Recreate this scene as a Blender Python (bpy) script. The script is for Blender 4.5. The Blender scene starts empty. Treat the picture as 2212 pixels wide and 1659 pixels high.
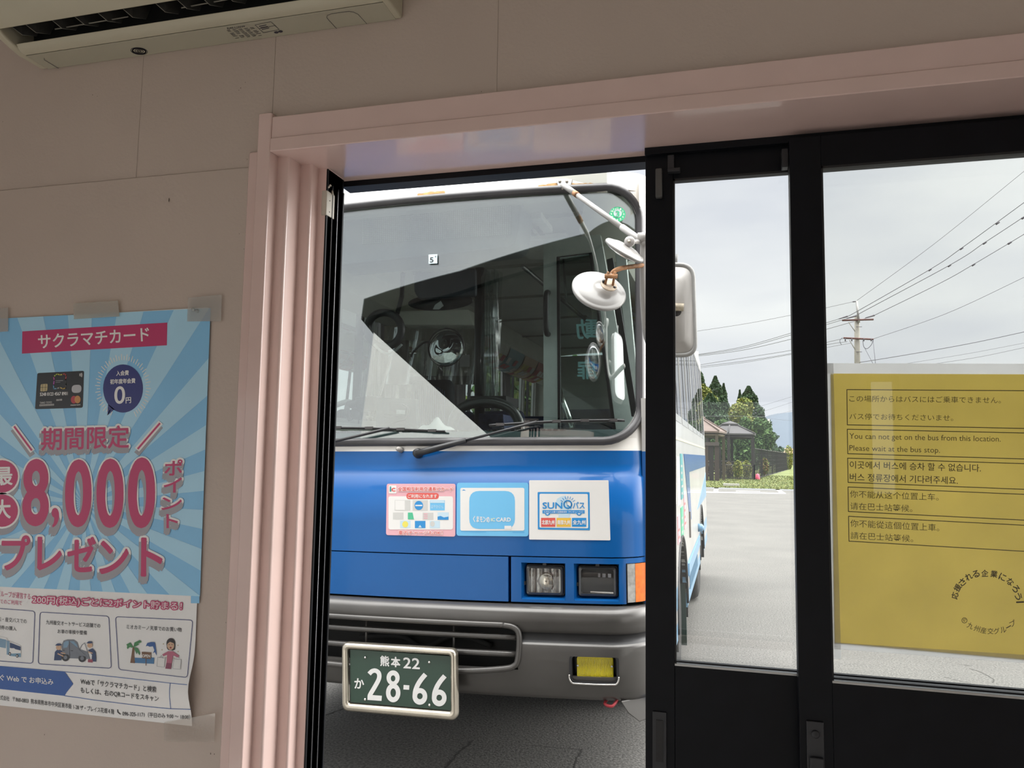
import bpy, bmesh, math, random
from mathutils import Vector, Matrix
C = bpy.context.scene.collection
S = bpy.context.scene
R = random.Random(7)
# ------------------------------------------------------------------ camera, sky, exposure
FPX = 1662.0
th, ph, ro = math.radians(15.2), math.radians(5.2), math.radians(0.9)
r0 = Vector((math.cos(th), math.sin(th), 0))
FW = Vector((-math.sin(th)*math.cos(ph), math.cos(th)*math.cos(ph), math.sin(ph)))
u0 = r0.cross(FW)
RT = math.cos(ro)*r0 + math.sin(ro)*u0
UP = math.cos(ro)*u0 - math.sin(ro)*r0
EYE = Vector((0, 0, 1.5))
cd = bpy.data.cameras.new('camera'); cam = bpy.data.objects.new('camera', cd); C.objects.link(cam)
cd.sensor_fit = 'HORIZONTAL'; cd.sensor_width = 36; cd.lens = FPX/2212*36; cd.clip_start = .02; cd.clip_end = 9000
cam.matrix_world = Matrix(((RT.x, UP.x, -FW.x, EYE.x), (RT.y, UP.y, -FW.y, EYE.y), (RT.z, UP.z, -FW.z, EYE.z), (0, 0, 0, 1)))
S.camera = cam
S.view_settings.view_transform = 'Standard'; S.view_settings.look = 'None'; S.view_settings.gamma = 1
S.view_settings.use_curve_mapping = False
S.view_settings.exposure = 0.9
S.cycles.max_bounces = 10; S.cycles.transparent_max_bounces = 24; S.cycles.diffuse_bounces = 5; S.cycles.glossy_bounces = 5
S.cycles.caustics_reflective = False; S.cycles.caustics_refractive = False
S.cycles.use_denoising = True
w = bpy.data.worlds.new('overcast_sky'); S.world = w; w.use_nodes = True
nt = w.node_tree; bg = nt.nodes['Background']
tc = nt.nodes.new('ShaderNodeTexCoord'); mp = nt.nodes.new('ShaderNodeMapping'); mp.inputs['Scale'].default_value = (1.2, 1.2, 4.5)
nz = nt.nodes.new('ShaderNodeTexNoise'); nz.inputs['Scale'].default_value = 2.1; nz.inputs['Detail'].default_value = 4; nz.inputs['Roughness'].default_value = .45
cr = nt.nodes.new('ShaderNodeValToRGB')
cr.color_ramp.elements[0].position = .36; cr.color_ramp.elements[0].color = (.45, .47, .51, 1)
cr.color_ramp.elements[1].position = .62; cr.color_ramp.elements[1].color = (.57, .585, .59, 1)
nt.links.new(tc.outputs['Generated'], mp.inputs[0]); nt.links.new(mp.outputs[0], nz.inputs[0]); nt.links.new(nz.outputs[0], cr.inputs[0])
# overcast skies are brighter towards the zenith
sx = nt.nodes.new('ShaderNodeSeparateXYZ'); mr = nt.nodes.new('ShaderNodeMapRange'); mr.inputs[1].default_value = .58; mr.inputs[2].default_value = 1.0; mr.inputs[3].default_value = 0; mr.inputs[4].default_value = 1
mx = nt.nodes.new('ShaderNodeMix'); mx.data_type = 'RGBA'; mx.inputs[7].default_value = (6.2, 6.2, 6.05, 1)
nt.links.new(tc.outputs['Generated'], sx.inputs[0]); nt.links.new(sx.outputs[2], mr.inputs[0]); nt.links.new(mr.outputs[0], mx.inputs[0])
# added unseen sky glow low on the right, to brighten the door reveals
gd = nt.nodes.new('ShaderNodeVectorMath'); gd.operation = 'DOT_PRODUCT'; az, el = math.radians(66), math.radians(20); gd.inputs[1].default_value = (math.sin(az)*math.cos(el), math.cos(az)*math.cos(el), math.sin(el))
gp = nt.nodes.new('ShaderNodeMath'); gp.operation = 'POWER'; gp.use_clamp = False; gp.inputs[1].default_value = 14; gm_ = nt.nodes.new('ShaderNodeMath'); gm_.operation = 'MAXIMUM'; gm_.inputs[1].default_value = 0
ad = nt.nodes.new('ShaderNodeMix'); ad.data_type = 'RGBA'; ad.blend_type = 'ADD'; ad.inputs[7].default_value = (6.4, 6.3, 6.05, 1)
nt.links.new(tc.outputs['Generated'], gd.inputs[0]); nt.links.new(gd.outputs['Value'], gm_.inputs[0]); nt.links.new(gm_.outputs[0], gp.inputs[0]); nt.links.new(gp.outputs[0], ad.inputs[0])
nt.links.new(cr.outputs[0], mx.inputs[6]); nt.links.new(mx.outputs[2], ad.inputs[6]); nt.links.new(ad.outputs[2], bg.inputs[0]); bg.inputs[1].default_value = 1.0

# ------------------------------------------------------------------ helpers
def ray(px, py): return FW + RT*((px-1106)/FPX) - UP*((py-829.5)/FPX)
def atY(px, py, y): d = ray(px, py); return EYE + d*(y/d.y)
def atX(px, py, x): d = ray(px, py); return EYE + d*(x/d.x)
def atZ(px, py, z): d = ray(px, py); return EYE + d*((z-1.5)/d.z)
def lin(h):
    h = h.lstrip('#'); v = [int(h[i:i+2], 16)/255 for i in (0, 2, 4)]
    return [x/12.92 if x <= .04045 else ((x+.055)/1.055)**2.4 for x in v]
MATS = {}
def M(name, col, rough=.5, metal=0, var=.06, scale=30, bump=0, coat=0, spec=.5, detail=3, bscale=None, trans=0):
    """principled material with a procedural noise on its colour (and bump)"""
    if name in MATS: return MATS[name]
    m = bpy.data.materials.new(name); m.use_nodes = True; n = m.node_tree; b = n.nodes['Principled BSDF']
    c = lin(col) if isinstance(col, str) else list(col)
    b.inputs['Roughness'].default_value = rough; b.inputs['Metallic'].default_value = metal
    b.inputs['Specular IOR Level'].default_value = spec
    if coat: b.inputs['Coat Weight'].default_value = coat; b.inputs['Coat Roughness'].default_value = .05
    t = n.nodes.new('ShaderNodeTexCoord'); z = n.nodes.new('ShaderNodeTexNoise'); z.inputs['Scale'].default_value = scale; z.inputs['Detail'].default_value = detail
    r = n.nodes.new('ShaderNodeValToRGB'); e = r.color_ramp.elements
    e[0].position = .3; e[1].position = .7
    e[0].color = [x*(1-var) for x in c]+[1]; e[1].color = [min(1, x*(1+var)) for x in c]+[1]
    n.links.new(t.outputs['Object'], z.inputs[0]); n.links.new(z.outputs[0], r.inputs[0]); n.links.new(r.outputs[0], b.inputs['Base Color'])
    if bump:
        q = n.nodes.new('ShaderNodeBump'); q.inputs['Strength'].default_value = bump; q.inputs['Distance'].default_value = .004
        z2 = n.nodes.new('ShaderNodeTexNoise'); z2.inputs['Scale'].default_value = bscale or scale*3; z2.inputs['Detail'].default_value = 4
        n.links.new(t.outputs['Object'], z2.inputs[0]); n.links.new(z2.outputs[0], q.inputs['Height']); n.links.new(q.outputs[0], b.inputs['Normal'])
    if trans:
        o = n.nodes['Material Output']; tl = n.nodes.new('ShaderNodeBsdfTranslucent'); mix = n.nodes.new('ShaderNodeMixShader'); mix.inputs[0].default_value = trans
        n.links.new(r.outputs[0], tl.inputs[0]); n.links.new(b.outputs[0], mix.inputs[1]); n.links.new(tl.outputs[0], mix.inputs[2]); n.links.new(mix.outputs[0], o.inputs[0])
    MATS[name] = m; return m
def GL(name, tint, refl, rough=0.0, edge=.5, haze=0):
    """thin pane: tinted see-through plus a mirror share that grows towards grazing angles"""
    m = bpy.data.materials.new(name); m.use_nodes = True; n = m.node_tree; n.nodes.clear()
    o = n.nodes.new('ShaderNodeOutputMaterial'); t = n.nodes.new('ShaderNodeBsdfTransparent'); t.inputs[0].default_value = (*tint, 1)
    g = n.nodes.new('ShaderNodeBsdfGlossy'); g.inputs['Roughness'].default_value = rough
    lw = n.nodes.new('ShaderNodeLayerWeight'); lw.inputs[0].default_value = .25
    mr = n.nodes.new('ShaderNodeMapRange'); mr.inputs[3].default_value = refl; mr.inputs[4].default_value = edge
    mix = n.nodes.new('ShaderNodeMixShader')
    n.links.new(lw.outputs['Fresnel'], mr.inputs[0]); n.links.new(mr.outputs[0], mix.inputs[0])
    n.links.new(t.outputs[0], mix.inputs[1]); n.links.new(g.outputs[0], mix.inputs[2])
    src = mix
    if haze:
        d = n.nodes.new('ShaderNodeBsdfDiffuse'); d.inputs[0].default_value = (.8, .8, .8, 1); m2 = n.nodes.new('ShaderNodeMixShader'); m2.inputs[0].default_value = haze
        n.links.new(mix.outputs[0], m2.inputs[1]); n.links.new(d.outputs[0], m2.inputs[2]); src = m2
    n.links.new(src.outputs[0], o.inputs[0]); MATS[name] = m; return m
MW = {}
class MB:
    def __init__(s): s.v = []; s.f = []; s.m = []; s.mats = []; s.sm = []
    def mi(s, mat):
        if mat not in s.mats: s.mats.append(mat)
        return s.mats.index(mat)
    def add(s, vs, fs, mat, smooth=False):
        b = len(s.v); s.v += [Vector(p) for p in vs]; k = s.mi(mat)
        for f in fs: s.f.append([b+i for i in f]); s.m.append(k); s.sm.append(smooth)
        return s
    def box(s, x0, x1, y0, y1, z0, z1, mat):
        v = [(x, y, z) for x in (x0, x1) for y in (y0, y1) for z in (z0, z1)]
        return s.add(v, [(0, 1, 3, 2), (4, 6, 7, 5), (0, 4, 5, 1), (2, 3, 7, 6), (0, 2, 6, 4), (1, 5, 7, 3)], mat)
    def prism(s, pts, ext, mat, smooth=False):
        """closed outline (3-D points) pushed along ext"""
        n = len(pts); e = Vector(ext); a = [Vector(p) for p in pts]
        v = a+[p+e for p in a]
        return s.add(v, [list(range(n))[::-1], list(range(n, 2*n))]+[(i, (i+1) % n, n+(i+1) % n, n+i) for i in range(n)], mat, smooth)
    def tube(s, pts, r, mat, seg=10, closed=False, cap=True):
        P = [Vector(p) for p in pts]; n = len(P); rs = r if isinstance(r, (list, tuple)) else [r]*n
        vs = []; prev = None
        for i, p in enumerate(P):
            if closed: t = P[(i+1) % n]-P[i-1]
            else: t = P[min(i+1, n-1)]-P[max(i-1, 0)]
            t.normalize()
            if prev is None:
                a = Vector((0, 0, 1)) if abs(t.z) < .9 else Vector((1, 0, 0)); u = t.cross(a).normalized()
            else: u = (prev-t*prev.dot(t)).normalized()
            prev = u; q = t.cross(u)
            vs += [p+(u*math.cos(k*2*math.pi/seg)+q*math.sin(k*2*math.pi/seg))*rs[i] for k in range(seg)]
        fs = []
        for i in range(n if closed else n-1):
            j = (i+1) % n
            for k in range(seg): fs.append((i*seg+k, i*seg+(k+1) % seg, j*seg+(k+1) % seg, j*seg+k))
        if not closed and cap: fs += [list(range(seg))[::-1], list(range((n-1)*seg, n*seg))]
        return s.add(vs, fs, mat, True)
    def lathe(s, prof, cen, ax, mat, seg=28, smooth=True):
        """prof: (radius, height) pairs turned about axis ax through cen"""
        ax = Vector(ax).normalized(); a = Vector((0, 0, 1)) if abs(ax.z) < .9 else Vector((1, 0, 0)); u = ax.cross(a).normalized(); q = ax.cross(u); c = Vector(cen)
        vs = [c+ax*h+(u*math.cos(k*2*math.pi/seg)+q*math.sin(k*2*math.pi/seg))*r for r, h in prof for k in range(seg)]
        n = len(prof); fs = [(i*seg+k, i*seg+(k+1) % seg, (i+1)*seg+(k+1) % seg, (i+1)*seg+k) for i in range(n-1) for k in range(seg)]
        fs += [list(range(seg))[::-1], list(range((n-1)*seg, n*seg))]
        return s.add(vs, fs, mat, smooth)
    def grid(s, nu, nv, fn, mat, smooth=True, keep=None, matfn=None, thick=None):
        """fn(i, j) -> point; keep(i, j) tells which cells exist; thick: vector the sheet is given depth by"""
        base = len(s.v); pts = [Vector(fn(i, j)) for j in range(nv+1) for i in range(nu+1)]
        cells = [(i, j) for j in range(nv) for i in range(nu) if keep is None or keep(i, j)]
        s.v += pts; N = (nu+1)*(nv+1); t = Vector(thick) if thick else None
        if t: s.v += [p+t for p in pts]
        idx = lambda i, j: base+j*(nu+1)+i
        cs = set(cells)
        for i, j in cells:
            k = s.mi(matfn(i, j) if matfn else mat)
            s.f.append([idx(i, j), idx(i+1, j), idx(i+1, j+1), idx(i, j+1)]); s.m.append(k); s.sm.append(smooth)
            if t:
                s.f.append([N+idx(i, j+1), N+idx(i+1, j+1), N+idx(i+1, j), N+idx(i, j)]); s.m.append(k); s.sm.append(smooth)
                for (a, b, c2) in (((i, j), (i+1, j), (i, j-1)), ((i+1, j), (i+1, j+1), (i+1, j)), ((i+1, j+1), (i, j+1), (i, j+1)), ((i, j+1), (i, j), (i-1, j))):
                    if c2 not in cs:
                        A, B = idx(*a), idx(*b); q = len(s.v); s.v += [s.v[B], s.v[A], s.v[N+A], s.v[N+B]]; s.f.append([q, q+1, q+2, q+3]); s.m.append(k); s.sm.append(False)
        return s
    def build(s, name, parent=None, bevel=0, seg=2, label=None, recalc=True):
        me = bpy.data.meshes.new(name); vs = s.v
        if parent is not None and parent.name in MW:
            im = MW[parent.name].inverted(); vs = [im @ p for p in vs]
        me.from_pydata([tuple(p) for p in vs], [], s.f); me.update()
        for m in s.mats: me.materials.append(m)
        me.polygons.foreach_set('material_index', s.m); me.polygons.foreach_set('use_smooth', s.sm)
        if recalc:
            bm = bmesh.new(); bm.from_mesh(me); bmesh.ops.recalc_face_normals(bm, faces=bm.faces[:]); bm.to_mesh(me); bm.free()
        o = bpy.data.objects.new(name, me); C.objects.link(o)
        if parent is not None:
            o.parent = parent
            if parent.name in MW: MW[o.name] = MW[parent.name]
        if bevel:
            b = o.modifiers.new('bevel', 'BEVEL'); b.width = bevel; b.segments = seg; b.limit_method = 'ANGLE'; b.angle_limit = .7; b.harden_normals = True
            for p in me.polygons: p.use_smooth = True
        if label: o['label'] = label
        return o
def box(x0, x1, y0, y1, z0, z1, mat): return MB().box(x0, x1, y0, y1, z0, z1, mat)
def tag(o, label, cat, group=None, kind=None):
    o['label'] = label; o['category'] = cat
    if group: o['group'] = group
    if kind: o['kind'] = kind
    return o
def thing(name, label, cat, loc=(0, 0, 0), group=None, rot=None, kind=None):
    o = bpy.data.objects.new(name, None); C.objects.link(o); o.location = loc; o.empty_display_size = .1
    mw = Matrix.Translation(loc)
    if rot: o.rotation_euler = rot; mw = mw @ (Matrix.Rotation(rot[2], 4, 'Z') @ Matrix.Rotation(rot[1], 4, 'Y') @ Matrix.Rotation(rot[0], 4, 'X'))
    MW[o.name] = mw; return tag(o, label, cat, group, kind)
def struct(o): o['kind'] = 'structure'; return o
def bez(pts, n=8):
    """smooth path through points (Catmull-Rom)"""
    P = [Vector(p) for p in pts]; out = []
    for i in range(len(P)-1):
        a, b, c, d = P[max(i-1, 0)], P[i], P[i+1], P[min(i+2, len(P)-1)]
        for k in range(n):
            t = k/n; out.append(.5*((2*b)+(c-a)*t+(2*a-5*b+4*c-d)*t*t+(3*b-a-3*c+d)*t**3))
    return out+[P[-1]]
# ---- lettering
GC = {}
def glyphs(s, off=0.0, sp=1.0):
    k = (s, off, sp)
    if k in GC: return GC[k]
    c = bpy.data.curves.new('t', 'FONT'); c.body = s; c.offset = off; c.resolution_u = 7 if len(s) < 3 else 3; c.fill_mode = 'BOTH'; c.space_line = sp
    o = bpy.data.objects.new('t', c); C.objects.link(o); dg = bpy.context.evaluated_depsgraph_get(); dg.update()
    m = bpy.data.meshes.new_from_object(o.evaluated_get(dg))
    r = ([(v.co.x, v.co.y) for v in m.vertices], [list(p.vertices) for p in m.polygons])
    bpy.data.objects.remove(o); bpy.data.meshes.remove(m); GC[k] = r; return r
def clip(poly, C_):
    out = poly
    for i in range(len(C_)):
        a, b = Vector(C_[i]), Vector(C_[(i+1) % len(C_)]); nn = []
        for k in range(len(out)):
            p, q = out[k-1], out[k]; sp = (b-a).cross(p-a); sq = (b-a).cross(q-a)
            if (sp >= 0) != (sq >= 0): nn.append(p+(q-p)*(sp/(sp-sq)))
            if sq >= 0: nn.append(q)
        out = nn
        if not out: return []
    return out
class Print:
    """flat printing on a surface: fn(px, py, lift) gives the point of the surface at a pixel of the reference"""
    def __init__(s, fn, step=.00025, cut=0): s.fn = fn; s.st = step; s.mb = MB(); s.cut = cut
    def new(s): s.mb = MB(); return s
    def poly(s, pts, mat, L=1, sub=0):
        P = [Vector(p) for p in pts]
        if sub:
            Q = []
            for i, p in enumerate(P):
                q = P[(i+1) % len(P)]
                for k in range(sub): Q.append(p+(q-p)*(k/sub))
            P = Q
        if s.cut:   # narrow upright strips, so that the print follows a curved sheet
            x0, x1 = min(p.x for p in P), max(p.x for p in P); n = max(1, int((x1-x0)/s.cut+.99))
            y0, y1 = min(p.y for p in P)-9, max(p.y for p in P)+9
            for k in range(n):
                a, b = x0+(x1-x0)*k/n, x0+(x1-x0)*(k+1)/n; q = clip(P, [(a, y0), (b, y0), (b, y1), (a, y1)])
                if len(q) > 2: s.mb.add([s.fn(p.x, p.y, L*s.st) for p in q], [list(range(len(q)))], mat)
            return
        s.mb.add([s.fn(p.x, p.y, L*s.st) for p in P], [list(range(len(P)))], mat)
    def quadgrid(s, tl, tr, br, bl, mat, L=1, n=8, m=8):
        a, b, c, d = map(Vector, (tl, tr, br, bl))
        def f(i, j):
            u, v = i/n, j/m; p = (a*(1-u)+b*u)*(1-v)+(d*(1-u)+c*u)*v; return s.fn(p.x, p.y, L*s.st)
        s.mb.grid(n, m, f, mat)
    def rect(s, x0, y0, x1, y1, mat, L=1, sl=0): s.poly([(x0, y0), (x1, y0+sl*(x1-x0)), (x1, y1+sl*(x1-x0)), (x0, y1)], mat, L)
    def ell(s, cx, cy, rx, ry, mat, L=1, n=28, a0=0, a1=360, rot=0):
        c, q = math.cos(math.radians(rot)), math.sin(math.radians(rot)); pts = []
        full = abs(a1-a0) >= 360
        for k in range(n if full else n+1):
            a = math.radians(a0+(a1-a0)*k/n); x, y = rx*math.cos(a), ry*math.sin(a); pts.append((cx+x*c-y*q, cy+x*q+y*c))
        s.poly(pts, mat, L)
    def rrect(s, tl, tr, br, bl, r, mat, L=1):
        """rounded quad; r in pixels"""
        P = [Vector(p) for p in (tl, tr, br, bl)]; s.poly(rq(P, r), mat, L)
    def line(s, pts, wd, mat, L=1, closed=False):
        P = [Vector(p) for p in pts]; n = len(P)
        for i in range(n if closed else n-1):
            a, b = P[i], P[(i+1) % n]; d = (b-a)
            if d.length < 1e-6: continue
            ln = d.length; d.normalize(); q = Vector((-d.y, d.x))*wd/2; e = d*wd*.3; a, b = a-e, b+e; m = max(1, int(ln/25))
            for k in range(m): p0, p1 = a.lerp(b, k/m), a.lerp(b, (k+1)/m); s.poly([p0+q, p1+q, p1-q, p0-q], mat, L)
    def text(s, t, tl, tr, bl, mat, L=2, bold=0, br=None, ring=0, rmat=None, rL=None, shadow=None, mirror=False, shear=0):
        """lettering whose ink fills the pixel quad; ring: outline width, shadow: (dx, dy, material), all in pixels"""
        v0, _ = glyphs(t); vs, fs = glyphs(t, 0 if ring or bold > 0 else bold)
        x0, x1 = min(p[0] for p in v0), max(p[0] for p in v0); y0, y1 = min(p[1] for p in v0), max(p[1] for p in v0)
        a, b, d = Vector(tl), Vector(tr), Vector(bl); c = Vector(br) if br else b+d-a
        def mp(p, o=(0, 0)):
            u, v = (p[0]-x0)/(x1-x0), (y1-p[1])/(y1-y0)
            if mirror: u = 1-u
            q = (a*(1-u)+b*u)*(1-v)+(d*(1-u)+c*u)*v; return q.x+o[0]+shear*(1-v), q.y+o[1]
        cnt = [0]
        def put(o, m, LL):   # every copy lies a hair (8 um) above the last one, as ink on ink
            cnt[0] += 1; s.mb.add([s.fn(*mp(p, o), LL*s.st+cnt[0]*.000006) for p in vs], fs, m)
        put((0, 0), mat, L)
        if bold > 0:   # heavier weight: the same strokes laid round a small circle
            rb = bold*(d-a).length*.8
            for k in range(8): put((rb*math.cos(k*math.pi/4), rb*math.sin(k*math.pi/4)), mat, L)
        if ring:
            rl = rL if rL is not None else L-1; N = 14
            for k in range(N): put((ring*math.cos(2*math.pi*k/N), ring*math.sin(2*math.pi*k/N)), rmat, rl)
            if shadow:
                st = 6
                for i in range(1, st+1):
                    for k in range(0, N, 2):
                        put((ring*math.cos(2*math.pi*k/N)+shadow[0]*i/st, ring*math.sin(2*math.pi*k/N)+shadow[1]*i/st), shadow[2], rl-1)
    def build(s, name, parent=None, label=None):
        o = s.mb.build(name, parent, label=label, recalc=False); s.mb = MB(); return o
def rq(P, r, n=5):
    out = []
    for i, p in enumerate(P):
        a, b = P[i-1], P[(i+1) % len(P)]; da = (a-p).normalized()*r; db = (b-p).normalized()*r
        for k in range(n+1):
            t = k/n; out.append(p+da*(1-t)**2+db*t**2)
    return out
# ------------------------------------------------------------------ the room
WALL = M('pink_wall_paint', (.525, .44, .385), .55, var=.025, scale=4, bump=.12, bscale=160)
TRIM = M('pink_gloss_paint', (.70, .525, .485), .22, var=.03, scale=9, bump=.05, bscale=30, coat=.5)
BLK = M('black_aluminium', (.0035, .0042, .0065), .4, var=.2, scale=20, spec=.18)
BLK2 = M('black_rubber', (.012, .012, .013), .6, var=.2, scale=60)
FLR = M('grey_floor_tile', (.74, .70, .66), .4, var=.06, scale=6)
CEIL = M('white_ceiling_board', (.62, .60, .56), .8, var=.03, scale=12, bump=.1)
CONC = M('pale_render', (.62, .60, .56), .8, var=.06, scale=7, bump=.2)
DARKW = M('dark_eave_boards', (.014, .012, .011), .9, var=.2, scale=12, spec=.04)
YW = 1.32
wm = MB()
wm.box(-2.3, -.88, YW, YW+.18, 0, 2.70, WALL); wm.box(-.88, 1.06, YW, YW+.18, 2.13, 2.70, WALL); wm.box(1.06, 3.2, YW, YW+.18, 0, 2.70, WALL)
# boards: a lower dado board standing 4 mm proud, narrow joints above
wm.box(-2.3, -.902, YW-.004, YW, 0, 2.069, WALL)
xs = [-2.3, -1.72, atY(300, 300, YW).x, atY(592, 180, YW).x, atY(1075, 120, YW).x, .95, 1.9, 3.2]
for a, b in zip(xs[:-1], xs[1:]): wm.box(a+.0003, b-.0003, YW-.0008, YW, 2.0705 if b < -.85 else 2.15, 2.70, WALL)
struct(wm.build('wall_front', bevel=.0006, seg=1))
FAC = M('white_facade_render', (.84, .83, .80), .75, var=.03, scale=7, bump=.15)
wo = MB(); F0, F1 = YW+.18, YW+.22
wo.prism([(-2.45, F0, 0), (-.95, F0, 0), (-.95, F0, 1.84), (-1.57, F0, 2.22), (-2.45, F0, 2.76)], (0, .04, 0), FAC); wo.box(1.12, 6, F0, F1, 0, 1.8, FAC)
wo.prism([(-2.45, F0, 2.76), (-1.57, F0, 2.22), (-.95, F0, 1.84), (-.95, F0, 2.14), (1.12, F0, 2.14), (1.12, F0, 1.8), (6, F0, 1.8), (6, F0, 4.9), (-1.6, F0, 3.0), (-2.45, F0, 2.88)], (0, .038, 0), DARKW)
struct(wo.build('wall_outside'))
lw = MB()     # left wall with a wide window
wx0, wx1 = -2.3, -2.45
lw.box(wx1, wx0, -3.6, -3.3, 0, 2.70, WALL); lw.box(wx1, wx0, .9, YW+.18, 0, 2.70, WALL); lw.box(wx1, wx0, -3.3, .9, 0, .05, WALL); lw.box(wx1, wx0, -3.3, .9, 1.8, 2.70, WALL)
struct(lw.build('wall_left'))
rw = MB(); rw.box(3.2, 3.35, -3.6, -3.2, 0, 2.70, WALL); rw.box(3.2, 3.35, 1.1, YW+.18, 0, 2.70, WALL); rw.box(3.2, 3.35, -3.2, 1.1, 0, .3, WALL); rw.box(3.2, 3.35, -3.2, 1.1, 1.75, 2.70, WALL); struct(rw.build('wall_right'))  # unseen window opening, added to light the door jamb
bwm = MB(); by0, by1 = -3.75, -3.6
wl, wr, wb_, wt = 1.10, 1.34, 1.2, 2.15
bwm.box(-2.45, -2.1, by0, by1, 0, 2.70, WALL); bwm.box(.8, wl, by0, by1, 0, 2.70, WALL); bwm.box(wr, 3.35, by0, by1, 0, 2.70, WALL)
bwm.box(-2.1, .8, by0, by1, 0, .05, WALL); bwm.box(-2.1, .8, by0, by1, 2.0, 2.70, WALL); bwm.box(wl, wr, by0, by1, 0, wb_, WALL); bwm.box(wl, wr, by0, by1, wt, 2.70, WALL)
struct(bwm.build('wall_back'))
struct(box(-2.45, 3.35, -3.75, YW+.18, -.06, 0, FLR).build('floor'))
struct(box(-2.45, 3.35, -3.75, YW+.18, 2.70, 2.76, CEIL).build('ceiling'))
def wframe(n, a, b, y0, y1, z0, z1, axis):
    m = MB(); t = .04; BR_ = M('window_frame_metal', (.25, .24, .23), .4)
    seg = [(a, a+t, z0, z1), (b-t, b, z0, z1), (a, b, z0, z0+t), (a, b, z1-t, z1)]
    if b-a > 1: seg.append(((a+b)/2-t/2, (a+b)/2+t/2, z0, z1))
    for p, q, u, v in seg:
        if axis == 'x': m.box(p, q, y0, y1, u, v, BR_)
        else: m.box(y0, y1, p, q, u, v, BR_)
    o = struct(m.build(n)); return o
wframe('added_window_4', -3.2, 1.1, 3.25, 3.30, .3, 1.75, 'y'); wframe('window_1', -3.3, .9, -2.4, -2.35, .05, 1.8, 'y'); wframe('window_2', -2.1, .8, by0+.04, by0+.09, .05, 2.0, 'x'); wframe('window_3', wl, wr, by0+.04, by0+.09, wb_, wt, 'x')
# roof of the building with its dark overhang above the door side: the verge climbs to the right
rf = MB()
rp = lambda x, y, dz: (x, y, 2.86+.15*(x+2.6)+max(0, x+1.6)*.10+dz)
for a, b in ((-2.6, -1.6), (-1.6, 6.2)): rf.prism([rp(a, -4, 0), rp(b, -4, 0), rp(b, 1.57, 0), rp(a, 1.57, 0)], (0, 0, .16), DARKW)
struct(rf.build('roof'))
# door casing, lintel, stepped jamb
cs = MB(); cs.box(-.8885, -.8585, 1.300, YW, 0, 2.172, TRIM); struct(cs.build('trim_1', bevel=.003))
li = MB(); li.box(-.8585, 1.3, 1.302, YW+.02, 2.118, 2.163, TRIM); li.box(-.8585, 1.3, 1.2985, 1.488, 2.09, 2.1177, TRIM)
struct(li.build('trim_2', bevel=.002))
jm = MB()
for x0, x1, y0 in ((-.886, -.8585, 1.312), (-.8585, -.835, 1.330), (-.835, -.810, 1.378), (-.810, -.789, 1.4075)): jm.box(x0-.03, x1, y0, 1.478, 0, 2.10, TRIM)
struct(jm.build('trim_3', bevel=.005, seg=3))
jr = MB(); jr.box(1.03, 1.10, 1.30, 1.5, 0, 2.09, TRIM); struct(jr.build('trim_4', bevel=.004))
# black aluminium frame of the sliding doors
fr = MB()
EDGE = M('channel_edge_glint', (.35, .36, .38), .3, metal=.8)  # pale strips stand in for light caught on the channel edges
fr.box(-.80, -.789, 1.408, 1.479, 0, 2.0895, BLK)
for y_ in (1.4285, 1.4525): fr.box(-.792, -.7875, y_, y_+.003, 0, 2.06, BLK); fr.box(-.7889, -.7873, y_-.0008, y_+.0002, 0, 2.055, EDGE)
fr.box(-.80, -.787, 1.474, 1.4795, 0, 2.06, BLK)
fr.box(-.80, 1.03, 1.488, 1.53, 2.0785, 2.13, BLK); fr.box(-.136, 1.03, 1.446, 1.458, 2.076, 2.0899, BLK)
fr.box(1.0, 1.03, 1.41, 1.53, 0, 2.089, BLK); fr.box(-.789, 1.03, 1.40, 1.53, -.02, .015, BLK)
struct(fr.build('trim_5', bevel=.001, seg=1))
# ------------------------------------------------------------------ the two sliding doors
PANE = GL('clear_door_glass', (.955, .96, .955), .035, edge=.35)
ALU = M('bright_bead_edge', (.42, .42, .41), .3, metal=.7)
def leaf(name, x0, x1, gx0, gx1, y, gz0, gz1, label, top, alum=True):
    t = .032; d = thing(name, label, 'door', ((x0+x1)/2, y, 0), kind='structure')
    box(x0, gx0, y, y+t, .016, top, BLK).build('stile', d, bevel=.0015); box(gx1, x1, y, y+t, .016, top, BLK).build('stile', d, bevel=.0015)
    box(gx0, gx1, y+.001, y+t-.001, gz1, top, BLK).build('top_rail', d, bevel=.001)
    box(gx0, gx1, y+.001, y+t-.001, .85, gz0, BLK).build('middle_rail', d, bevel=.001); box(gx0, gx1, y+.006, y+t-.006, .12, .85, BLK).build('kick_panel', d); box(gx0, gx1, y+.001, y+t-.001, .016, .12, BLK).build('bottom_rail', d)
    b = MB(); r = .006
    b.box(gx0, gx1, y-.0015, y+.006, gz0, gz0+.0035, ALU); b.box(gx0, gx1, y+.0005, y+.01, gz0+.006, gz0+.0085, BLK); b.box(gx0, gx0+.003, y+.002, y+.01, gz0, gz1, BLK2); b.box(gx1-.003, gx1, y+.002, y+.01, gz0, gz1, ALU)
    b.box(gx0, gx1, y+.002, y+.012, gz1-.004, gz1, BLK2); b.build('glazing_bead', d)
    box(gx0-.006, gx1+.006, y+.013, y+.018, gz0-.006, gz1+.006, PANE).build('glass_pane', d)
    return d
d1 = leaf('door_1', -.136, .74, -.0835, .70, 1.46, 1.124, 2.030, 'rear black sliding door leaf with the narrow clear pane and recessed pull', 2.088)
h = MB(); hx0, hz0 = atY(1410, 1659, 1.46).x, atY(1410, 1535, 1.46).z; hx1 = atY(1440, 1600, 1.46).x
GRY = M('dark_grey_plastic', (.02, .021, .025), .45, var=.15)
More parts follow.
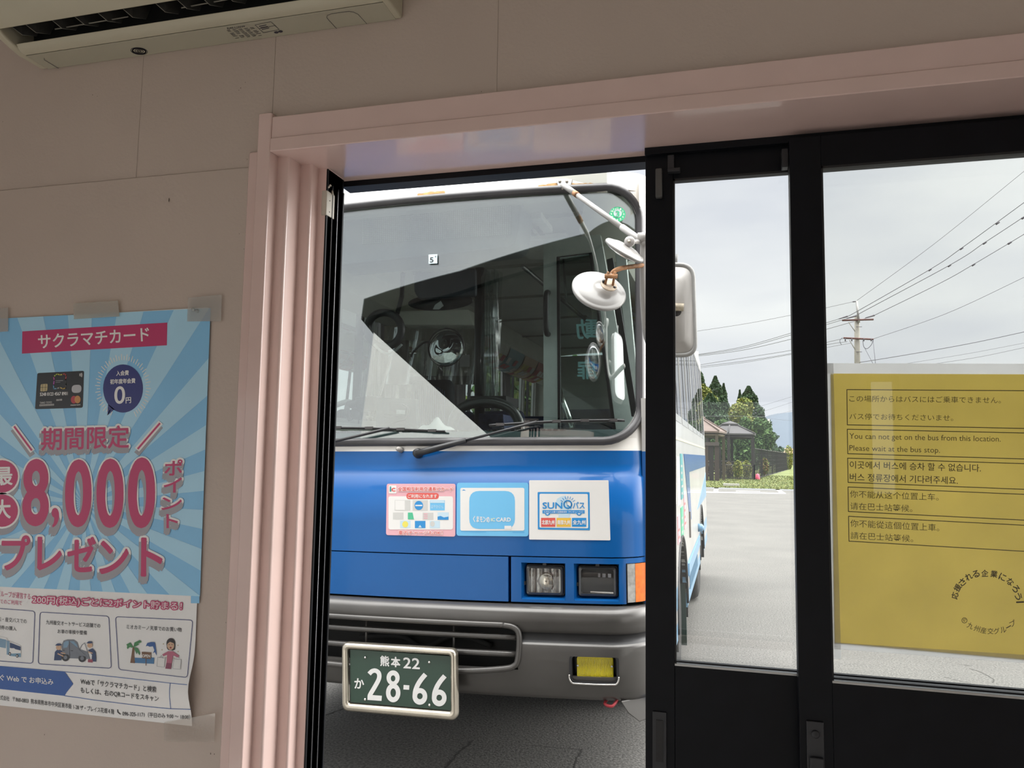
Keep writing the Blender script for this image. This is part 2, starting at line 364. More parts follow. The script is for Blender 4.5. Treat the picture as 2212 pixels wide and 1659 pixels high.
h.box(hx0, hx1, 1.456, 1.46, .93, hz0, GRY); h.build('pull_plate', d1, bevel=.001); box(hx0+.006, hx1-.006, 1.4548, 1.4562, .955, hz0-.014, BLK2).build('finger_recess', d1)
sx0, sx1 = atY(1443, 350, 1.46).x, atY(1456, 350, 1.46).x; sz = atY(1450, 372, 1.46).z
s = MB(); s.box(sx0, sx0+.012, 1.448, 1.46, sz, sz+.03, GRY); s.box(sx0, sx1+.012, 1.445, 1.46, sz-.004, sz+.003, GRY); s.build('door_stop', d1, bevel=.001)
d2 = leaf('door_2', .1235, 1.0, .1765, .95, 1.42, 1.128, 2.018, 'front black sliding door leaf with lock and the wide pane behind a yellow notice', 2.074)
lx0, lx1 = atY(1742, 1600, 1.42).x, atY(1780, 1600, 1.42).x; lz = atY(1760, 1557, 1.42).z
box(lx0, lx1, 1.4155, 1.42, .90, lz, GRY).build('lock_plate', d2, bevel=.0015)
MB().lathe([(0, 0), (.0065, 0), (.0065, .003), (.005, .004), (0, .004)], ((lx0+lx1)/2, 1.4155, lz-.02), (0, -1, 0), GRY, 16).build('lock_cylinder', d2)
box((lx0+lx1)/2-.010, (lx0+lx1)/2+.012, 1.408, 1.4155, lz-.08, lz-.056, GRY).build('thumb_turn', d2, bevel=.002)
gx = atY(1700, 350, 1.42).x; gz = atY(1700, 385, 1.42).z
box(gx-.008, .1235, 1.43, 1.45, gz+.025, gz+.06, GRY).build('roller_guide', d2, bevel=.002); box(gx+.004, .1235, 1.432, 1.446, gz, gz+.025, GRY).build('guide_pin', d2, bevel=.001)
# ------------------------------------------------------------------ door contact sensor and its magnet
OFFW = M('yellowed_white_plastic', (.52, .49, .42), .4, var=.05)
p0 = atY(708, 476, 1.435); p1 = atY(729, 420, 1.435)
sn = thing('door_sensor', 'small white door contact box on a curled cable at the left door frame', 'sensor', (p0.x, 1.44, p0.z))
box(p0.x, p0.x+.0125, 1.405, 1.44, p0.z+.002, p1.z, OFFW).build('housing', sn, bevel=.002)
for z_ in (.012, .036): MB().lathe([(0, 0), (.0012, 0), (.0012, .0006), (0, .0006)], (p0.x+.0125, 1.418, p0.z+z_), (1, 0, 0), BLK2, 8).build('screw_dot', sn)
cable = bez([atY(691, 371, 1.43), atY(694, 385, 1.42), atY(702, 398, 1.415), atY(709, 405, 1.412), atY(713, 400, 1.42), atY(716, 408, 1.43), atY(719, 420, 1.425)], 6)
MB().tube(cable, .0022, OFFW, 8).build('cable', sn)
p0 = atY(1416, 426, 1.448); p1 = atY(1431, 363, 1.448)
mg = MB(); mg.box(p0.x, p1.x-.001, 1.446, 1.46, p0.z, p1.z, M('grey_plastic_cap', (.085, .085, .082), .5)); tag(mg.build('sensor_magnet', bevel=.002), 'small grey magnet block high on the rear door stile', 'magnet')
# ------------------------------------------------------------------ air conditioner
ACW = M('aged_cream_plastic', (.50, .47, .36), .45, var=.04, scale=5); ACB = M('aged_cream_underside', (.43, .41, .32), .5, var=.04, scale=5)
VAN = M('dusty_dark_louvre', (.045, .043, .038), .6, var=.3, scale=40); INK = M('dark_print_ink', (.03, .028, .045), .5); HOLE = M('fan_duct_black', (.006, .006, .006), .8)
ac = thing('air_conditioner', 'cream wall air conditioner with dark open louvre slot, upper left of the wall', 'air conditioner', (-1.02, YW, 2.5))
AX0, AX1 = -1.447, -.600
def px_(prof, x0, x1, mat, name, bv=.002, smooth=False):
    m = MB(); m.prism([(x0, y if y > 1.3 else y-.005, z-.005) for y, z in prof], (x1-x0, 0, 0), mat, smooth); return m.build(name, ac, bevel=bv)
px_([(1.318, 2.345), (1.264, 2.345), (1.268, 2.352), (1.318, 2.356)], AX0+.004, AX1-.004, ACB, 'bottom_panel', .001)
px_([(1.263, 2.3452), (1.252, 2.347), (1.243, 2.3525), (1.2385, 2.3585), (1.246, 2.362), (1.262, 2.356)], AX0+.004, AX1-.004, ACW, 'outlet_lip', .0012)
px_([(1.197, 2.368), (1.180, 2.376), (1.150, 2.40), (1.125, 2.44), (1.112, 2.49), (1.108, 2.55), (1.115, 2.60), (1.14, 2.625), (1.16, 2.625), (1.16, 2.45), (1.19, 2.40), (1.203, 2.374)], AX0+.004, AX1-.004, ACW, 'front_panel', .002)
side = [(1.318, 2.345), (1.262, 2.3445), (1.24, 2.350), (1.215, 2.357), (1.18, 2.374), (1.15, 2.398), (1.124, 2.44), (1.111, 2.49), (1.107, 2.55), (1.113, 2.602), (1.14, 2.63), (1.318, 2.63)]
px_(side, AX0-.013, AX0+.006, ACW, 'end_cap', .005); px_(side, AX1-.006, AX1+.010, ACW, 'end_cap', .004)
px_([(1.318, 2.6), (1.16, 2.6), (1.13, 2.628), (1.318, 2.628)], AX0, AX1, ACW, 'top_grille', .001)
dk = MB()
for a in range(12):
    t0, t1 = a/12*1.5, (a+1)/12*1.5
    f = lambda t: (1.21+.055*math.sin(t)*1.05, 2.47-.105*(1-math.cos(t))*1.0)
dk.prism([(AX0, y, z) for y, z in [(1.262, 2.354), (1.275, 2.38), (1.27, 2.43), (1.235, 2.47), (1.20, 2.47), (1.205, 2.475), (1.28, 2.475), (1.285, 2.354)]], (AX1-AX0, 0, 0), HOLE)
dk.box(AX0, AX1, 1.19, 1.20, 2.40, 2.475, HOLE); dk.build('air_duct', ac)
for pxx in (20, 50, 107, 156, 206, 260, 331, 378, 428, 478, 528, 590, 640, 690):
    x = atY(pxx, 48-(pxx-107)*.178, 1.205).x
    v = MB(); q = [(x, 1.205, 2.378), (x+.012, 1.225, 2.366), (x+.022, 1.25, 2.375), (x+.026, 1.262, 2.42), (x+.01, 1.215, 2.44)]
    v.prism(q, (.0012, 0, 0), VAN); v.tube([q[0], q[1], q[2]], .0007, M('louvre_edge', (.25, .24, .2), .5), 5); v.build('louvre_vane', ac)
for a, b in (((119, 63), (277, 36)), ((392, 17), (560, -14))):
    v = MB(); v.tube([atY(*a, 1.232), atY(*b, 1.232)], .0013, M('louvre_edge', (.25, .24, .2), .5), 6); v.build('louvre_link', ac)
def acf(px, py, lift): p = atZ(px, py, 2.340-lift); return p
A = Print(acf, .0003)
c1 = [(p[0]/4.809+440, p[1]/4.809) for p in ((1380, 297), (1278, 185), (1285, 160), (1330, 142), (1510, 118), (1560, 128), (1605, 150), (1695, 248))]
A.line(c1, 1.0, INK); A.build('access_flap_seam', ac); c2 = [(p[0]/5.027, p[1]/5.027) for p in ((640, 745), (480, 650), (482, 632))]; A.line(c2, 1.0, INK)
A.build('access_flap_seam', ac)
A.text('RAS-LJ36W', (490, 60), (529, 55), (491.5, 64.5), INK, 2, .02)
for i in range(9):
    y = 66+i*2.1
    for k in range(5):
        if R.random() < .8: x = 490+i*2.3+k*12.5; A.line([(x, y-k*1.4), (x+6+R.random()*4, y-k*1.4-1)], .9, INK, 2)
fr4 = [(551, 54), (585, 47), (603, 64), (569, 71)]; A.line(fr4, .8, INK, 2, True); A.line([(560, 62), (595, 55)], .8, INK, 2)
for i in range(3): A.line([(560+i*3, 57+i*3.3), (575+i*3, 54+i*3.3)], 1.6, INK, 2)
A.ell(597, 70, 5, 2.6, INK, 2); A.ell(606, 68, 5, 2.6, INK, 2); A.build('rating_label', ac)
cx_, cy_ = 300.5, 110.5
for rx, k in ((18, 0), (14.5, 1), (9, 2), (4, 3)):
    pts = [(cx_+rx*math.cos(t*math.pi/18), cy_+rx*.40*math.sin(t*math.pi/18)+.10*rx*math.cos(t*math.pi/18)) for t in range(36)]
    A.line(pts, 1.2 if k != 1 else 2.4, INK, 2, True)
A.build('round_seal', ac)
# added fill lamp, unseen, on the ceiling behind and left of the camera
LMP = bpy.data.materials.new('fill_lamp_tube'); LMP.use_nodes = True; q_ = LMP.node_tree.nodes['Principled BSDF']; q_.inputs['Emission Color'].default_value = (1, .93, .86, 1); q_.inputs['Emission Strength'].default_value = .35
lp = thing('fill_lamp', 'added fill lamp on the ceiling, unseen, over the left part of the room', 'lamp', (-1.45, -1.5, 2.70))
box(-2.05, -.85, -1.62, -1.38, 2.66, 2.70, M('fill_lamp_white', (.8, .8, .8), .5)).build('fill_lamp_body', lp, bevel=.005)
for ly in (-1.56, -1.44): MB().tube([(-2.0, ly, 2.635), (-.9, ly, 2.635)], .016, LMP, 12).build('fill_lamp_tube', lp)
# ------------------------------------------------------------------ poster on the wall
def PR(n, c, r=.35, var=.03): return M('print_'+n, c, r, var=var, scale=6)
PW = PR('white', (.86, .86, .86)); PB1 = PR('sky', (.25, .56, .86)); PB2 = PR('pale_sky', (.43, .72, .92)); PM = PR('magenta', (.53, .05, .16)); PG = PR('grey', (.36, .36, .40))
PN = PR('navy', (.035, .045, .20)); PBL = PR('blue', (.05, .13, .40)); PK = PR('black', (.02, .02, .025)); PIV = PR('ivory', (.84, .84, .83))
PTL, PTR, PBR, PBL_ = (-1.586, 1.775), (-.992, 1.784), (-.9785, .9735), (-1.572, .9645)
def curl(x, z):
    t = max(0, min(1, (x+1.58)/.6)); a = .004+.013*t*t
    return a*math.exp(-((z-1.045)/.042)**2)
def psurf(x, z): return 1.3125-curl(x, z)
def pfn(px, py, lift):
    y = 1.31
    for _ in range(6): p = atY(px, py, y); y = psurf(p.x, p.z)
    p = atY(px, py, y); return Vector((p.x, y-lift, p.z))
po = thing('poster', 'large blue sunburst poster in Japanese with big magenta 8,000, taped to pink wall', 'poster', (-1.28, 1.3125, 1.37))
def shf(i, j):
    u, v = i/24, j/60; a = [PTL[k]*(1-u)+PTR[k]*u for k in (0, 1)]; b = [PBL_[k]*(1-u)+PBR[k]*u for k in (0, 1)]
    x, z = a[0]*(1-v)+b[0]*v, a[1]*(1-v)+b[1]*v; return (x, psurf(x, z), z)
MB().grid(24, 60, shf, PW, thick=(0, .0004, 0)).build('sheet', po)
P = Print(pfn, .00028)
LX = -66
BLUE = [(LX, 691.5), (455, 665.5), (431, 1303), (412.5, 1303), (412.5, 1288), (LX, 1264)]
P.quadgrid((LX, 691.5), (455, 665.5), (432, 1288), (LX, 1264), PB1, 1, 20, 30); P.rect(412.5, 1286, 431, 1303, PB1, 1)
RC = Vector((181, 1087)); CP = [(LX, 691.5), (455, 665.5), (432, 1288), (LX, 1264)]
for k in range(22):
    a0 = k*2*math.pi/22+.05; a1 = a0+math.pi/22
    # the rays fan out on a page seen at an angle: same slant as the sheet
    ray_ = lambda a: RC+Vector((math.cos(a)*900, math.sin(a)*1000))
    t = [ray_(a0)*(1-s_)+ray_(a1)*s_ for s_ in (0, 1)]
    poly = clip([RC, t[0], t[1]], CP)
    if len(poly) > 2:
        c = clip([RC+(t[0]-RC)*.0, t[0], t[1]], CP); P.poly(c, PB2, 2)
P.build('sunburst', po)
P.poly([(49, 716), (362, 697), (361, 746), (48, 764)], PM, 3); P.text('サクラマチカード', (83, 724), (322, 707), (84.5, 753), PIV, 4, .022); P.build('title_banner', po)
# bank card picture
P.rrect((81.4, 806), (182.3, 801), (179.5, 880.8), (76.5, 884), 4, PR('card_black', (.025, .027, .03)), 3)
GOLD = PR('gold', (.55, .45, .24)); P.rrect((89, 830), (104, 829), (103, 845), (88, 846), 3, GOLD, 4); P.line([(93, 830), (92.5, 846)], .7, PK, 5); P.line([(99.5, 830), (99, 845)], .7, PK, 5); P.line([(89, 837.5), (103, 836.5)], .7, PK, 5)
ring = [(121, 810), (125, 808), (130, 810), (136, 809), (141, 807.5), (144, 812), (142.5, 820), (143.5, 830), (143, 838), (137, 840), (130, 837), (124, 839.5), (117, 840), (116.5, 832), (118, 822), (117, 814)]
RCOL = [(.5, .6, .1), (.65, .6, .1), (.65, .6, .1), (.55, .1, .1), (.5, .08, .08), (.4, .08, .08), (.05, .05, .05), (.06, .06, .06), (.6, .4, .1), (.6, .45, .15), (.4, .4, .4), (.2, .45, .65), (.15, .35, .6), (.45, .1, .45), (.5, .1, .35), (.4, .5, .1)]
for i in range(16): P.line([ring[i], Vector(ring[i]).lerp(Vector(ring[(i+1) % 16]), 1.08)], 2.3, PR('rainbow_%d' % i, RCOL[i]), 4)
P.line([(121, 822.5), (137, 822)], 1, PG, 4); P.line([(121, 826), (131, 825.5)], .7, PG, 4)
SILV = PR('silver', (.52, .52, .55)); P.rrect((156, 832), (177, 831), (176.5, 848.5), (155.5, 849), 8, SILV, 4)
P.ell(160.5, 863.5, 6.6, 8.3, PR('red_disc', (.5, .06, .08)), 4); P.ell(168.7, 863, 6.6, 8.3, PR('orange_disc', (.62, .30, .10)), 5)
P.text('mastercard', (153.5, 873.5), (174, 872.5), (153.5, 876.5), PIV, 4, .02)
P.text('5248 0123 4567 8901', (87.5, 848.5), (147, 846.5), (87.3, 855.5), PIV, 4, .03); P.text('TARO TOYO', (87, 868.5), (113, 867), (86.8, 872.5), PIV, 4); P.text('0000000000000', (86.3, 873.5), (118, 872), (86, 877.8), PIV, 4); P.text('00/00', (122.5, 862.5), (135, 861.5), (122.5, 866.5), PIV, 4)
for i in range(4): P.line([(172.5+i*1.7, 807.5-i*.6), (173.3+i*1.8, 810), (172.5+i*1.7, 812+i*.9)], .8, PIV, 4)
P.build('card_picture', po)
# fee bubble
P.ell(266.4, 839.3, 43, 52, PN, 3, 40); P.poly([(234, 873), (232.7, 897.5), (248, 884)], PN, 3)
P.text('入会費', (252.3, 801.5), (279, 800), (252, 812), PIV, 4, .03); P.text('初年度年会費', (239, 819.5), (293, 817), (239, 830), PIV, 4, .03); P.text('0', (248.5, 836), (270.5, 834), (248.5, 872.8), PIV, 4, .02); P.text('円', (272.6, 859), (283.7, 858), (272.6, 871.5), PIV, 4, .03)
for k in range(52):
    a = math.radians(118+k*5.95)
    if 0 < math.degrees(a) % 360 and 62 < math.degrees(a) % 360 < 112: continue
    r1 = 1.33 if k % 2 else 1.25
    P.line([(266.4+45*1.08*math.cos(a)*1.03, 837+54*1.10*math.sin(a)), (266.4+45*r1*math.cos(a), 837+54*r1*math.sin(a))], 1.7, PIV, 3)
P.build('fee_bubble', po)
P.st = .0002
def big(t, tl, tr, bl, bold, rg, sh, **k): P.text(t, tl, tr, bl, PM, 8, bold, ring=rg, rmat=PIV, shadow=(*sh, PG), **k)
big('期間限定', (92, 925), (280, 919), (91, 973), .022, 5, (-2, 8))
for a, b in (((32.7, 922), (69.4, 972)), ((346, 915), (299.4, 969))):
    P.line([(a[0]-1, a[1]+8), (b[0]-1, b[1]+9)], 13, PG, 6); P.line([a, b], 12, PIV, 7); P.line([a, b], 4.2, PM, 8)
P.build('limited_offer_lettering', po)
for t, a, b, c in (('8', (54, 996), (104, 994), (53, 1134)), (',', (114, 1098), (128, 1098), (114, 1138)), ('0', (146, 997), (196, 995), (145, 1136)), ('0', (214, 995), (265, 994), (213, 1137)), ('0', (282, 993), (333, 991), (281, 1138))):
    big(t, a, b, c, .034, 7, (-3, 15))
for cy, ch, q in ((1029, '最', ((-12, 1010), (28, 1009), (-12, 1048))), (1103, '大', ((-11, 1080), (24, 1079), (-11, 1120)))):
    P.ell(3, cy+14, 39, 39, PG, 5); P.ell(5.5, cy, 38.5, 39, PIV, 6); P.ell(5.5, cy, 34.5, 35, PM, 7); P.text(ch, *q, PIV, 8, .03)
for t, a, b, c in (('ポ', (358, 994), (395, 993), (357, 1027)), ('イ', (356, 1033), (394, 1032), (355, 1064)), ('ン', (351, 1075), (394, 1074), (350, 1101)), ('ト', (361, 1111), (385, 1111), (361, 1140))): big(t, a, b, c, .03, 5, (-2, 11))
P.build('points_number_lettering', po)
for t, a, b, c in (('プ', (7, 1158), (65, 1158), (6, 1230)), ('レ', (84, 1161), (134, 1162), (83, 1230)), ('ゼ', (149, 1161), (207, 1161), (148, 1234)), ('ン', (218, 1169), (278, 1172), (217, 1238)), ('ト', (308, 1163), (351, 1165), (307, 1243))): big(t, a, b, c, .035, 7, (-1, 12))
P.build('present_lettering', po)
P.text('グループが運営する', (-6, 1275), (66, 1282), (-6, 1288), PM, 4); P.text('舗でのご利用で', (-8, 1293), (48, 1297.5), (-8, 1303), PM, 4)
P.text('200円(税込)ごとに2ポイント貯まる！', (72, 1286), (394, 1301), (71, 1305), PIV, 8, .0, ring=2.4, rmat=PM); P.build('points_rule_lettering', po)
for q in (((-60, 1310), (76, 1320), (71.4, 1433), (-64, 1423)), ((87, 1322), (235.7, 1331), (241, 1443.5), (83, 1434)), ((250, 1332), (417, 1339.5), (405, 1463.5), (257, 1446))):
    pts = rq([Vector(p) for p in q], 7); P.line(pts, 1.3, PN, 4, True)
P.text('窓口・産交バスでの', (-12, 1331), (58, 1337), (-12, 1341), PK, 4); P.text('定期券の購入', (-14, 1349), (36, 1353.5), (-14, 1358.5), PK, 4)
P.text('九州産交オートサービス店舗での', (100, 1339), (217, 1347), (100, 1348.5), PK, 4, .006); P.text('お車の車検や整備', (125, 1359), (188, 1362.5), (125, 1368), PK, 4, .006); P.text('ミオカミーノ天草でのお買い物', (273.4, 1349), (392.7, 1355.5), (273.4, 1358.5), PK, 4, .006)
P.build('benefit_panels', po)
# pictures in the panels
def cl(name, c): return PR(name, c)
SK = cl('skin', (.65, .42, .28)); CAR = cl('car_grey', (.20, .22, .26)); GLS = cl('glass_blue', (.22, .36, .50)); UNI = cl('uniform', (.03, .06, .16)); TY = cl('tyre', (.03, .03, .035))
K5 = lambda pts: [(x/5.184, y/5.184+1240) for x, y in pts]
P.poly(K5([(700, 940), (695, 790), (715, 745), (760, 732), (830, 733), (870, 765), (892, 840), (985, 870), (1010, 950)]), CAR, 4); P.poly(K5([(712, 828), (716, 770), (740, 750), (776, 748), (776, 830)]), GLS, 5); P.poly(K5([(786, 832), (784, 750), (830, 752), (865, 790), (878, 838)]), GLS, 5)
for cx, cy in ((738, 932), (925, 942)): P.ell(cx/5.184, cy/5.184+1240, 8.2, 8.4, TY, 5); P.ell(cx/5.184, cy/5.184+1240, 4, 4.2, CAR, 6)
P.line(K5([(895, 840), (920, 795), (950, 770), (985, 870)]), 1.2, CAR, 5); P.line(K5([(780, 745), (785, 940)]), .5, TY, 6); P.line(K5([(710, 852), (728, 853)]), 1.2, TY, 6); P.line(K5([(800, 856), (822, 857)]), 1.2, TY, 6)
for hx, hy, body in ((662, 820, [(610, 965), (620, 870), (650, 840), (700, 860), (690, 965)]), (1012, 795, [(1030, 975), (1035, 905), (990, 850), (1040, 830), (1075, 870), (1082, 980)])):
    P.poly(K5(body), UNI, 6); P.ell(hx/5.184, hy/5.184+1240, 5.6, 5.8, SK, 7); P.ell(hx/5.184, (hy-22)/5.184+1240, 6, 4.4, UNI, 8, a0=180, a1=360); P.line(K5([(hx-35, hy-24), (hx+10, hy-22)]), 1.2, UNI, 8)
P.line(K5([(655, 890), (715, 918)]), 2.4, SK, 8); P.line(K5([(690, 880), (735, 888)]), 2.2, SK, 8); P.line(K5([(1040, 885), (1000, 870)]), 2.4, SK, 8); P.poly(K5([(992, 950), (1045, 955), (1043, 990), (990, 985)]), cl('jack_red', (.35, .06, .10)), 7)
P.build('car_service_picture', po)
K6 = lambda pts: [(x/4.878+200, y/4.878+1240) for x, y in pts]
GRN = cl('palm_green', (.06, .24, .09)); BRN = cl('trunk_brown', (.20, .10, .05)); SEA = cl('sea', (.06, .20, .42)); PNK = cl('shirt_pink', (.50, .14, .22)); HAIR = cl('hair', (.03, .025, .025))
P.poly(K6([(448, 880), (540, 885), (600, 878), (652, 880), (650, 945), (448, 935)]), SEA, 4)
P.poly(K6([(400, 935), (415, 840), (425, 770), (445, 770), (440, 850), (450, 938)]), BRN, 5)
for lf in ([(435, 770), (400, 720), (360, 740), (375, 770), (395, 745), (410, 775)], [(435, 765), (445, 720), (500, 695), (522, 715), (480, 735), (500, 740), (450, 765)], [(440, 768), (480, 780), (505, 830), (500, 855), (475, 820), (470, 845), (445, 790)], [(430, 765), (405, 745), (365, 765), (370, 790), (395, 768)]): P.poly(K6(lf), GRN, 6)
P.poly(K6([(522, 818), (622, 824), (618, 895), (526, 885)]), BRN, 6); P.line(K6([(568, 890), (566, 960)]), 1.6, BRN, 5); P.text('OPEN', K6([(528, 845)])[0], K6([(612, 848)])[0], K6([(528, 875)])[0], PIV, 7, .04)
P.poly(K6([(565, 760), (580, 725), (620, 715), (660, 718), (665, 740), (672, 790), (680, 860), (660, 820), (640, 835), (655, 800), (640, 760), (605, 765), (585, 755)]), cl('dolphin', (.04, .12, .36)), 6)
P.ell(*K6([(828, 730)])[0], 9.6, 11.5, HAIR, 5); P.poly(K6([(783, 735), (875, 740), (872, 795), (850, 805), (800, 798), (786, 780)]), HAIR, 5); P.ell(*K6([(827, 752)])[0], 7.6, 9.4, SK, 6); P.ell(*K6([(828, 774)])[0], 2, 2, cl('mouth', (.35, .04, .05)), 7); P.poly(K6([(792, 735), (820, 712), (868, 730), (868, 722), (830, 690), (795, 700)]), HAIR, 7)
for ex in (812, 842): P.line(K6([(ex-8, 745), (ex, 738), (ex+8, 746)]), .7, HAIR, 7)
P.poly(K6([(800, 812), (850, 812), (918, 860), (905, 880), (852, 855), (838, 940), (782, 935), (790, 850), (750, 865), (738, 845)]), PNK, 6); P.poly(K6([(782, 932), (838, 938), (830, 1000), (770, 995)]), cl('skirt', (.28, .06, .12)), 6)
for q in ([(690, 875), (768, 885), (758, 980), (682, 970)], [(862, 895), (937, 900), (927, 1002), (850, 995)]): P.poly(K6(q), PIV, 5); P.line(K6(q), .6, PG, 6, True); cx = (q[0][0]+q[1][0])/2; P.line(K6([(cx-18, 882), (cx, 855), (cx+18, 886)]), .7, PG, 6)
for sx_, sy_ in ((750, 735), (903, 750), (735, 797), (905, 815), (775, 875), (862, 885)): P.ell(*K6([(sx_, sy_)])[0], 1.1, 1.4, GOLD, 5, 8)
P.build('shopping_picture', po)
P.poly(K5([(-90, 680), (75, 715), (95, 745), (238, 800), (240, 930), (115, 915), (-90, 880)]), PIV, 4); P.poly(K5([(-80, 700), (75, 735), (70, 830), (-80, 800)]), GLS, 5); P.poly(K5([(78, 740), (112, 752), (110, 905), (80, 900)]), GLS, 5); P.poly(K5([(115, 765), (236, 812), (236, 855), (115, 825)]), UNI, 5); P.poly(K5([(115, 890), (236, 885), (238, 930), (115, 915)]), cl('bus_stripe', (.2, .36, .5)), 5)
for cx, cy in ((116, 892), (197, 915)): P.ell(cx/5.184, cy/5.184+1240, 2.6, 3.8, TY, 6); P.ell(cx/5.184, cy/5.184+1240, 1.2, 1.8, PIV, 7)
P.build('coach_picture', po)
P.quadgrid((LX, 1433), (140, 1451), (140, 1503), (LX, 1481), PBL, 3, 14, 12); P.quadgrid((139.9, 1451), (144, 1456), (144, 1496), (139.9, 1503), PBL, 3, 3, 10); P.quadgrid((143.9, 1456), (158.5, 1476.8), (158.5, 1477.2), (143.9, 1496), PBL, 3, 4, 8)
P.line([(LX, 1433), (0, 1439), (70, 1445), (140, 1451), (200, 1454+3), (270, 1464.5), (320, 1470), (368, 1475.5), (404, 1479)], 1.3, PBL, 3); P.line([(140, 1503), (170, 1507), (200, 1511.6), (260, 1519), (320, 1526.5), (369, 1531), (412, 1532.3)], 1.3, PBL, 3); P.line([(368, 1475.5), (366.5, 1490), (366.5, 1505), (369, 1531)], 1.2, PBL, 3)
P.text('今すぐ Web で お申込み', (-28, 1453.5), (116, 1466), (-28, 1467), PIV, 5, .02)
P.text('Webで「サクラマチカード」と検索', (174.6, 1465), (338, 1483), (174.6, 1478), PK, 4, .012); P.text('もしくは、右のQRコードをスキャン', (174.6, 1484), (343, 1503), (174.6, 1497), PK, 4, .012); P.build('web_banner', po)
P.text('式会社', (1, 1501), (21, 1504), (1, 1511.5), PK, 4, .004); P.text('〒860-0803  熊本県熊本市中央区新市街 1-28 ザ・プレイス花畑４階', (28, 1504), (247, 1532), (28, 1515), PK, 4, .006); P.text('096-325-1171（平日のみ 9:00 〜 18:00）', (265, 1535.5), (411, 1543.5), (265, 1546.5), PK, 4, .008)
P.line([(254.5, 1533), (255, 1538), (260.5, 1542.5)], 2, PK, 4); P.build('address_lettering', po)
# clear tape and pin
TAPE = GL('clear_tape', (.93, .92, .90), .10, rough=.12, edge=.35, haze=.22); TAPE2 = GL('yellowed_tape', (.88, .84, .76), .05, rough=.2, edge=.3, haze=.30); TAPE3 = GL('thin_tape', (.93, .91, .89), .04, rough=.2, edge=.2, haze=.07)
def tapep(name, q, mat, label, wr=.0012):
    n = 10; a, b, c, d = map(Vector, q)
    def f(i, j):
        u, v = i/n, j/n; p = (a*(1-u)+b*u)*(1-v)+(d*(1-u)+c*u)*v; s = pfn(p.x, p.y, .0022 if mat is not TAPE3 else .0012); s.y = min(s.y, 1.3135); s.y -= wr*abs(math.sin(i*2.3+j*1.1))*.6; return s
    return tag(MB().grid(n, n, f, mat, thick=(0, .00015, 0)).build(name), label, 'tape', 'clear tape pieces around the blue poster')
tapep('tape_strip', ((408, 644), (481, 637), (479, 694), (406, 695)), TAPE, 'wrinkled clear tape over the top right poster corner')
tapep('tape_strip', ((160, 656), (257, 650), (260, 684), (162, 690)), TAPE2, 'yellowed clear tape on the middle of the poster top edge')
tapep('tape_strip', ((-22, 670), (20, 665), (20, 716), (-22, 720)), TAPE, 'clear tape piece on the poster top cut by the picture edge')
tapep('tape_strip', ((356, 1560), (466, 1540), (464, 1602), (356, 1601)), TAPE3, 'thin clear tape under the bottom right poster corner')
c = pfn(427, 672, .0); pin = thing('push_pin', 'clear push pin stuck through the top right poster corner', 'push pin', c)
MB().lathe([(0, 0), (.0045, .0), (.0045, .0015), (.0022, .0035), (.0022, .009), (.004, .011), (.004, .0125), (0, .0135)], c, (-.25, -1, .1), GL('pin_plastic', (.8, .85, .85), .2, edge=.7, haze=.12), 16).build('pin_head', pin)
MB().tube([c, c+Vector((.002, .012, -.001))], .0006, M('steel', (.5, .5, .5), .3, 1), 6).build('pin_needle', pin)
# wall dirt: little scuffs and old pin holes
sc = MB()
DIRT = M('wall_scuff', (.12, .09, .07), .8)
for px, py, l in ((365, 432, 12), (1641, 136, 3), (517, 505, 3), (527, 538, 3), (541, 378, 2), (545, 388, 2), (534, 344, 3), (530, 1005, 4), (526, 930, 3), (519, 1096, 3), (488, 1345, 3), (481, 1580, 3), (200, 205, 4), (210, 208, 3), (520, 190, 4), (530, 178, 3), (516, 195, 3), (1108, 202, 3), (1040, 198, 3), (60, 1200-1500, 2), (455, 1628, 5), (463, 1629, 4), (96, 1587, 4), (6, 263, 3)):
    p = atY(px, py, 1.3145); r_ = l*.00042
    sc.add([p+Vector((math.cos(k)*r_*(.5 if l < 8 else .3), 0, math.sin(k)*r_)) for k in (0, 1.2, 2.4, 3.6, 4.9)], [(0, 1, 2, 3, 4)], DIRT)
o = sc.build('wall_scuff'); o.parent = bpy.data.objects['wall_front']; o['kind'] = 'stuff'
# ------------------------------------------------------------------ yellow notice on the glass of the front leaf
YEL = M('yellow_card', (.78, .68, .31), .5, var=.05, scale=9, trans=.74)
SY = 1.441
def sfn(px, py, lift): return atY(px, py, SY-lift)
WPX = 2690
sg = thing('notice_sheet', 'yellow multilingual notice fixed to the wide pane of the front door leaf', 'sign', atY(1800, 1100, SY))
Q = Print(sfn, .0002)
def ext(x0, y0, sl): return (WPX+12, y0+sl*(WPX+12-x0))
tl, bl = (1794, 807), (1802.5, 1388)
tr = ext(*tl, .0035); br = ext(*bl, .088)
MB().add([sfn(*p, 0) for p in (tl, tr, br, bl)]+[sfn(*p, -.0006) for p in (tl, tr, br, bl)], [(0, 1, 2, 3), (7, 6, 5, 4), (0, 4, 5, 1), (1, 5, 6, 2), (2, 6, 7, 3), (3, 7, 4, 0)], YEL).build('sheet', sg)
SB = M('notice_ink', (.035, .03, .018), .6); SB2 = M('faded_notice_ink', (.085, .072, .03), .6)
for x, y0, s0, y1, s1 in ((1829.4, 841.6, .0065, 917.7, .0204), (1830.3, 927.2, .0212, 980, .030), (1831, 989.7, .031, 1042, .0395), (1831.8, 1052, .042, 1105, .049), (1833, 1115.3, .051, 1169, .058)):
    W2 = WPX-25
    Q.line([(x, y0), (W2, y0+s0*(W2-x)), (W2, y1+s1*(W2-x)), (x+1, y1)], 1.7, SB, 2, True)
Q.build('text_frames', sg)
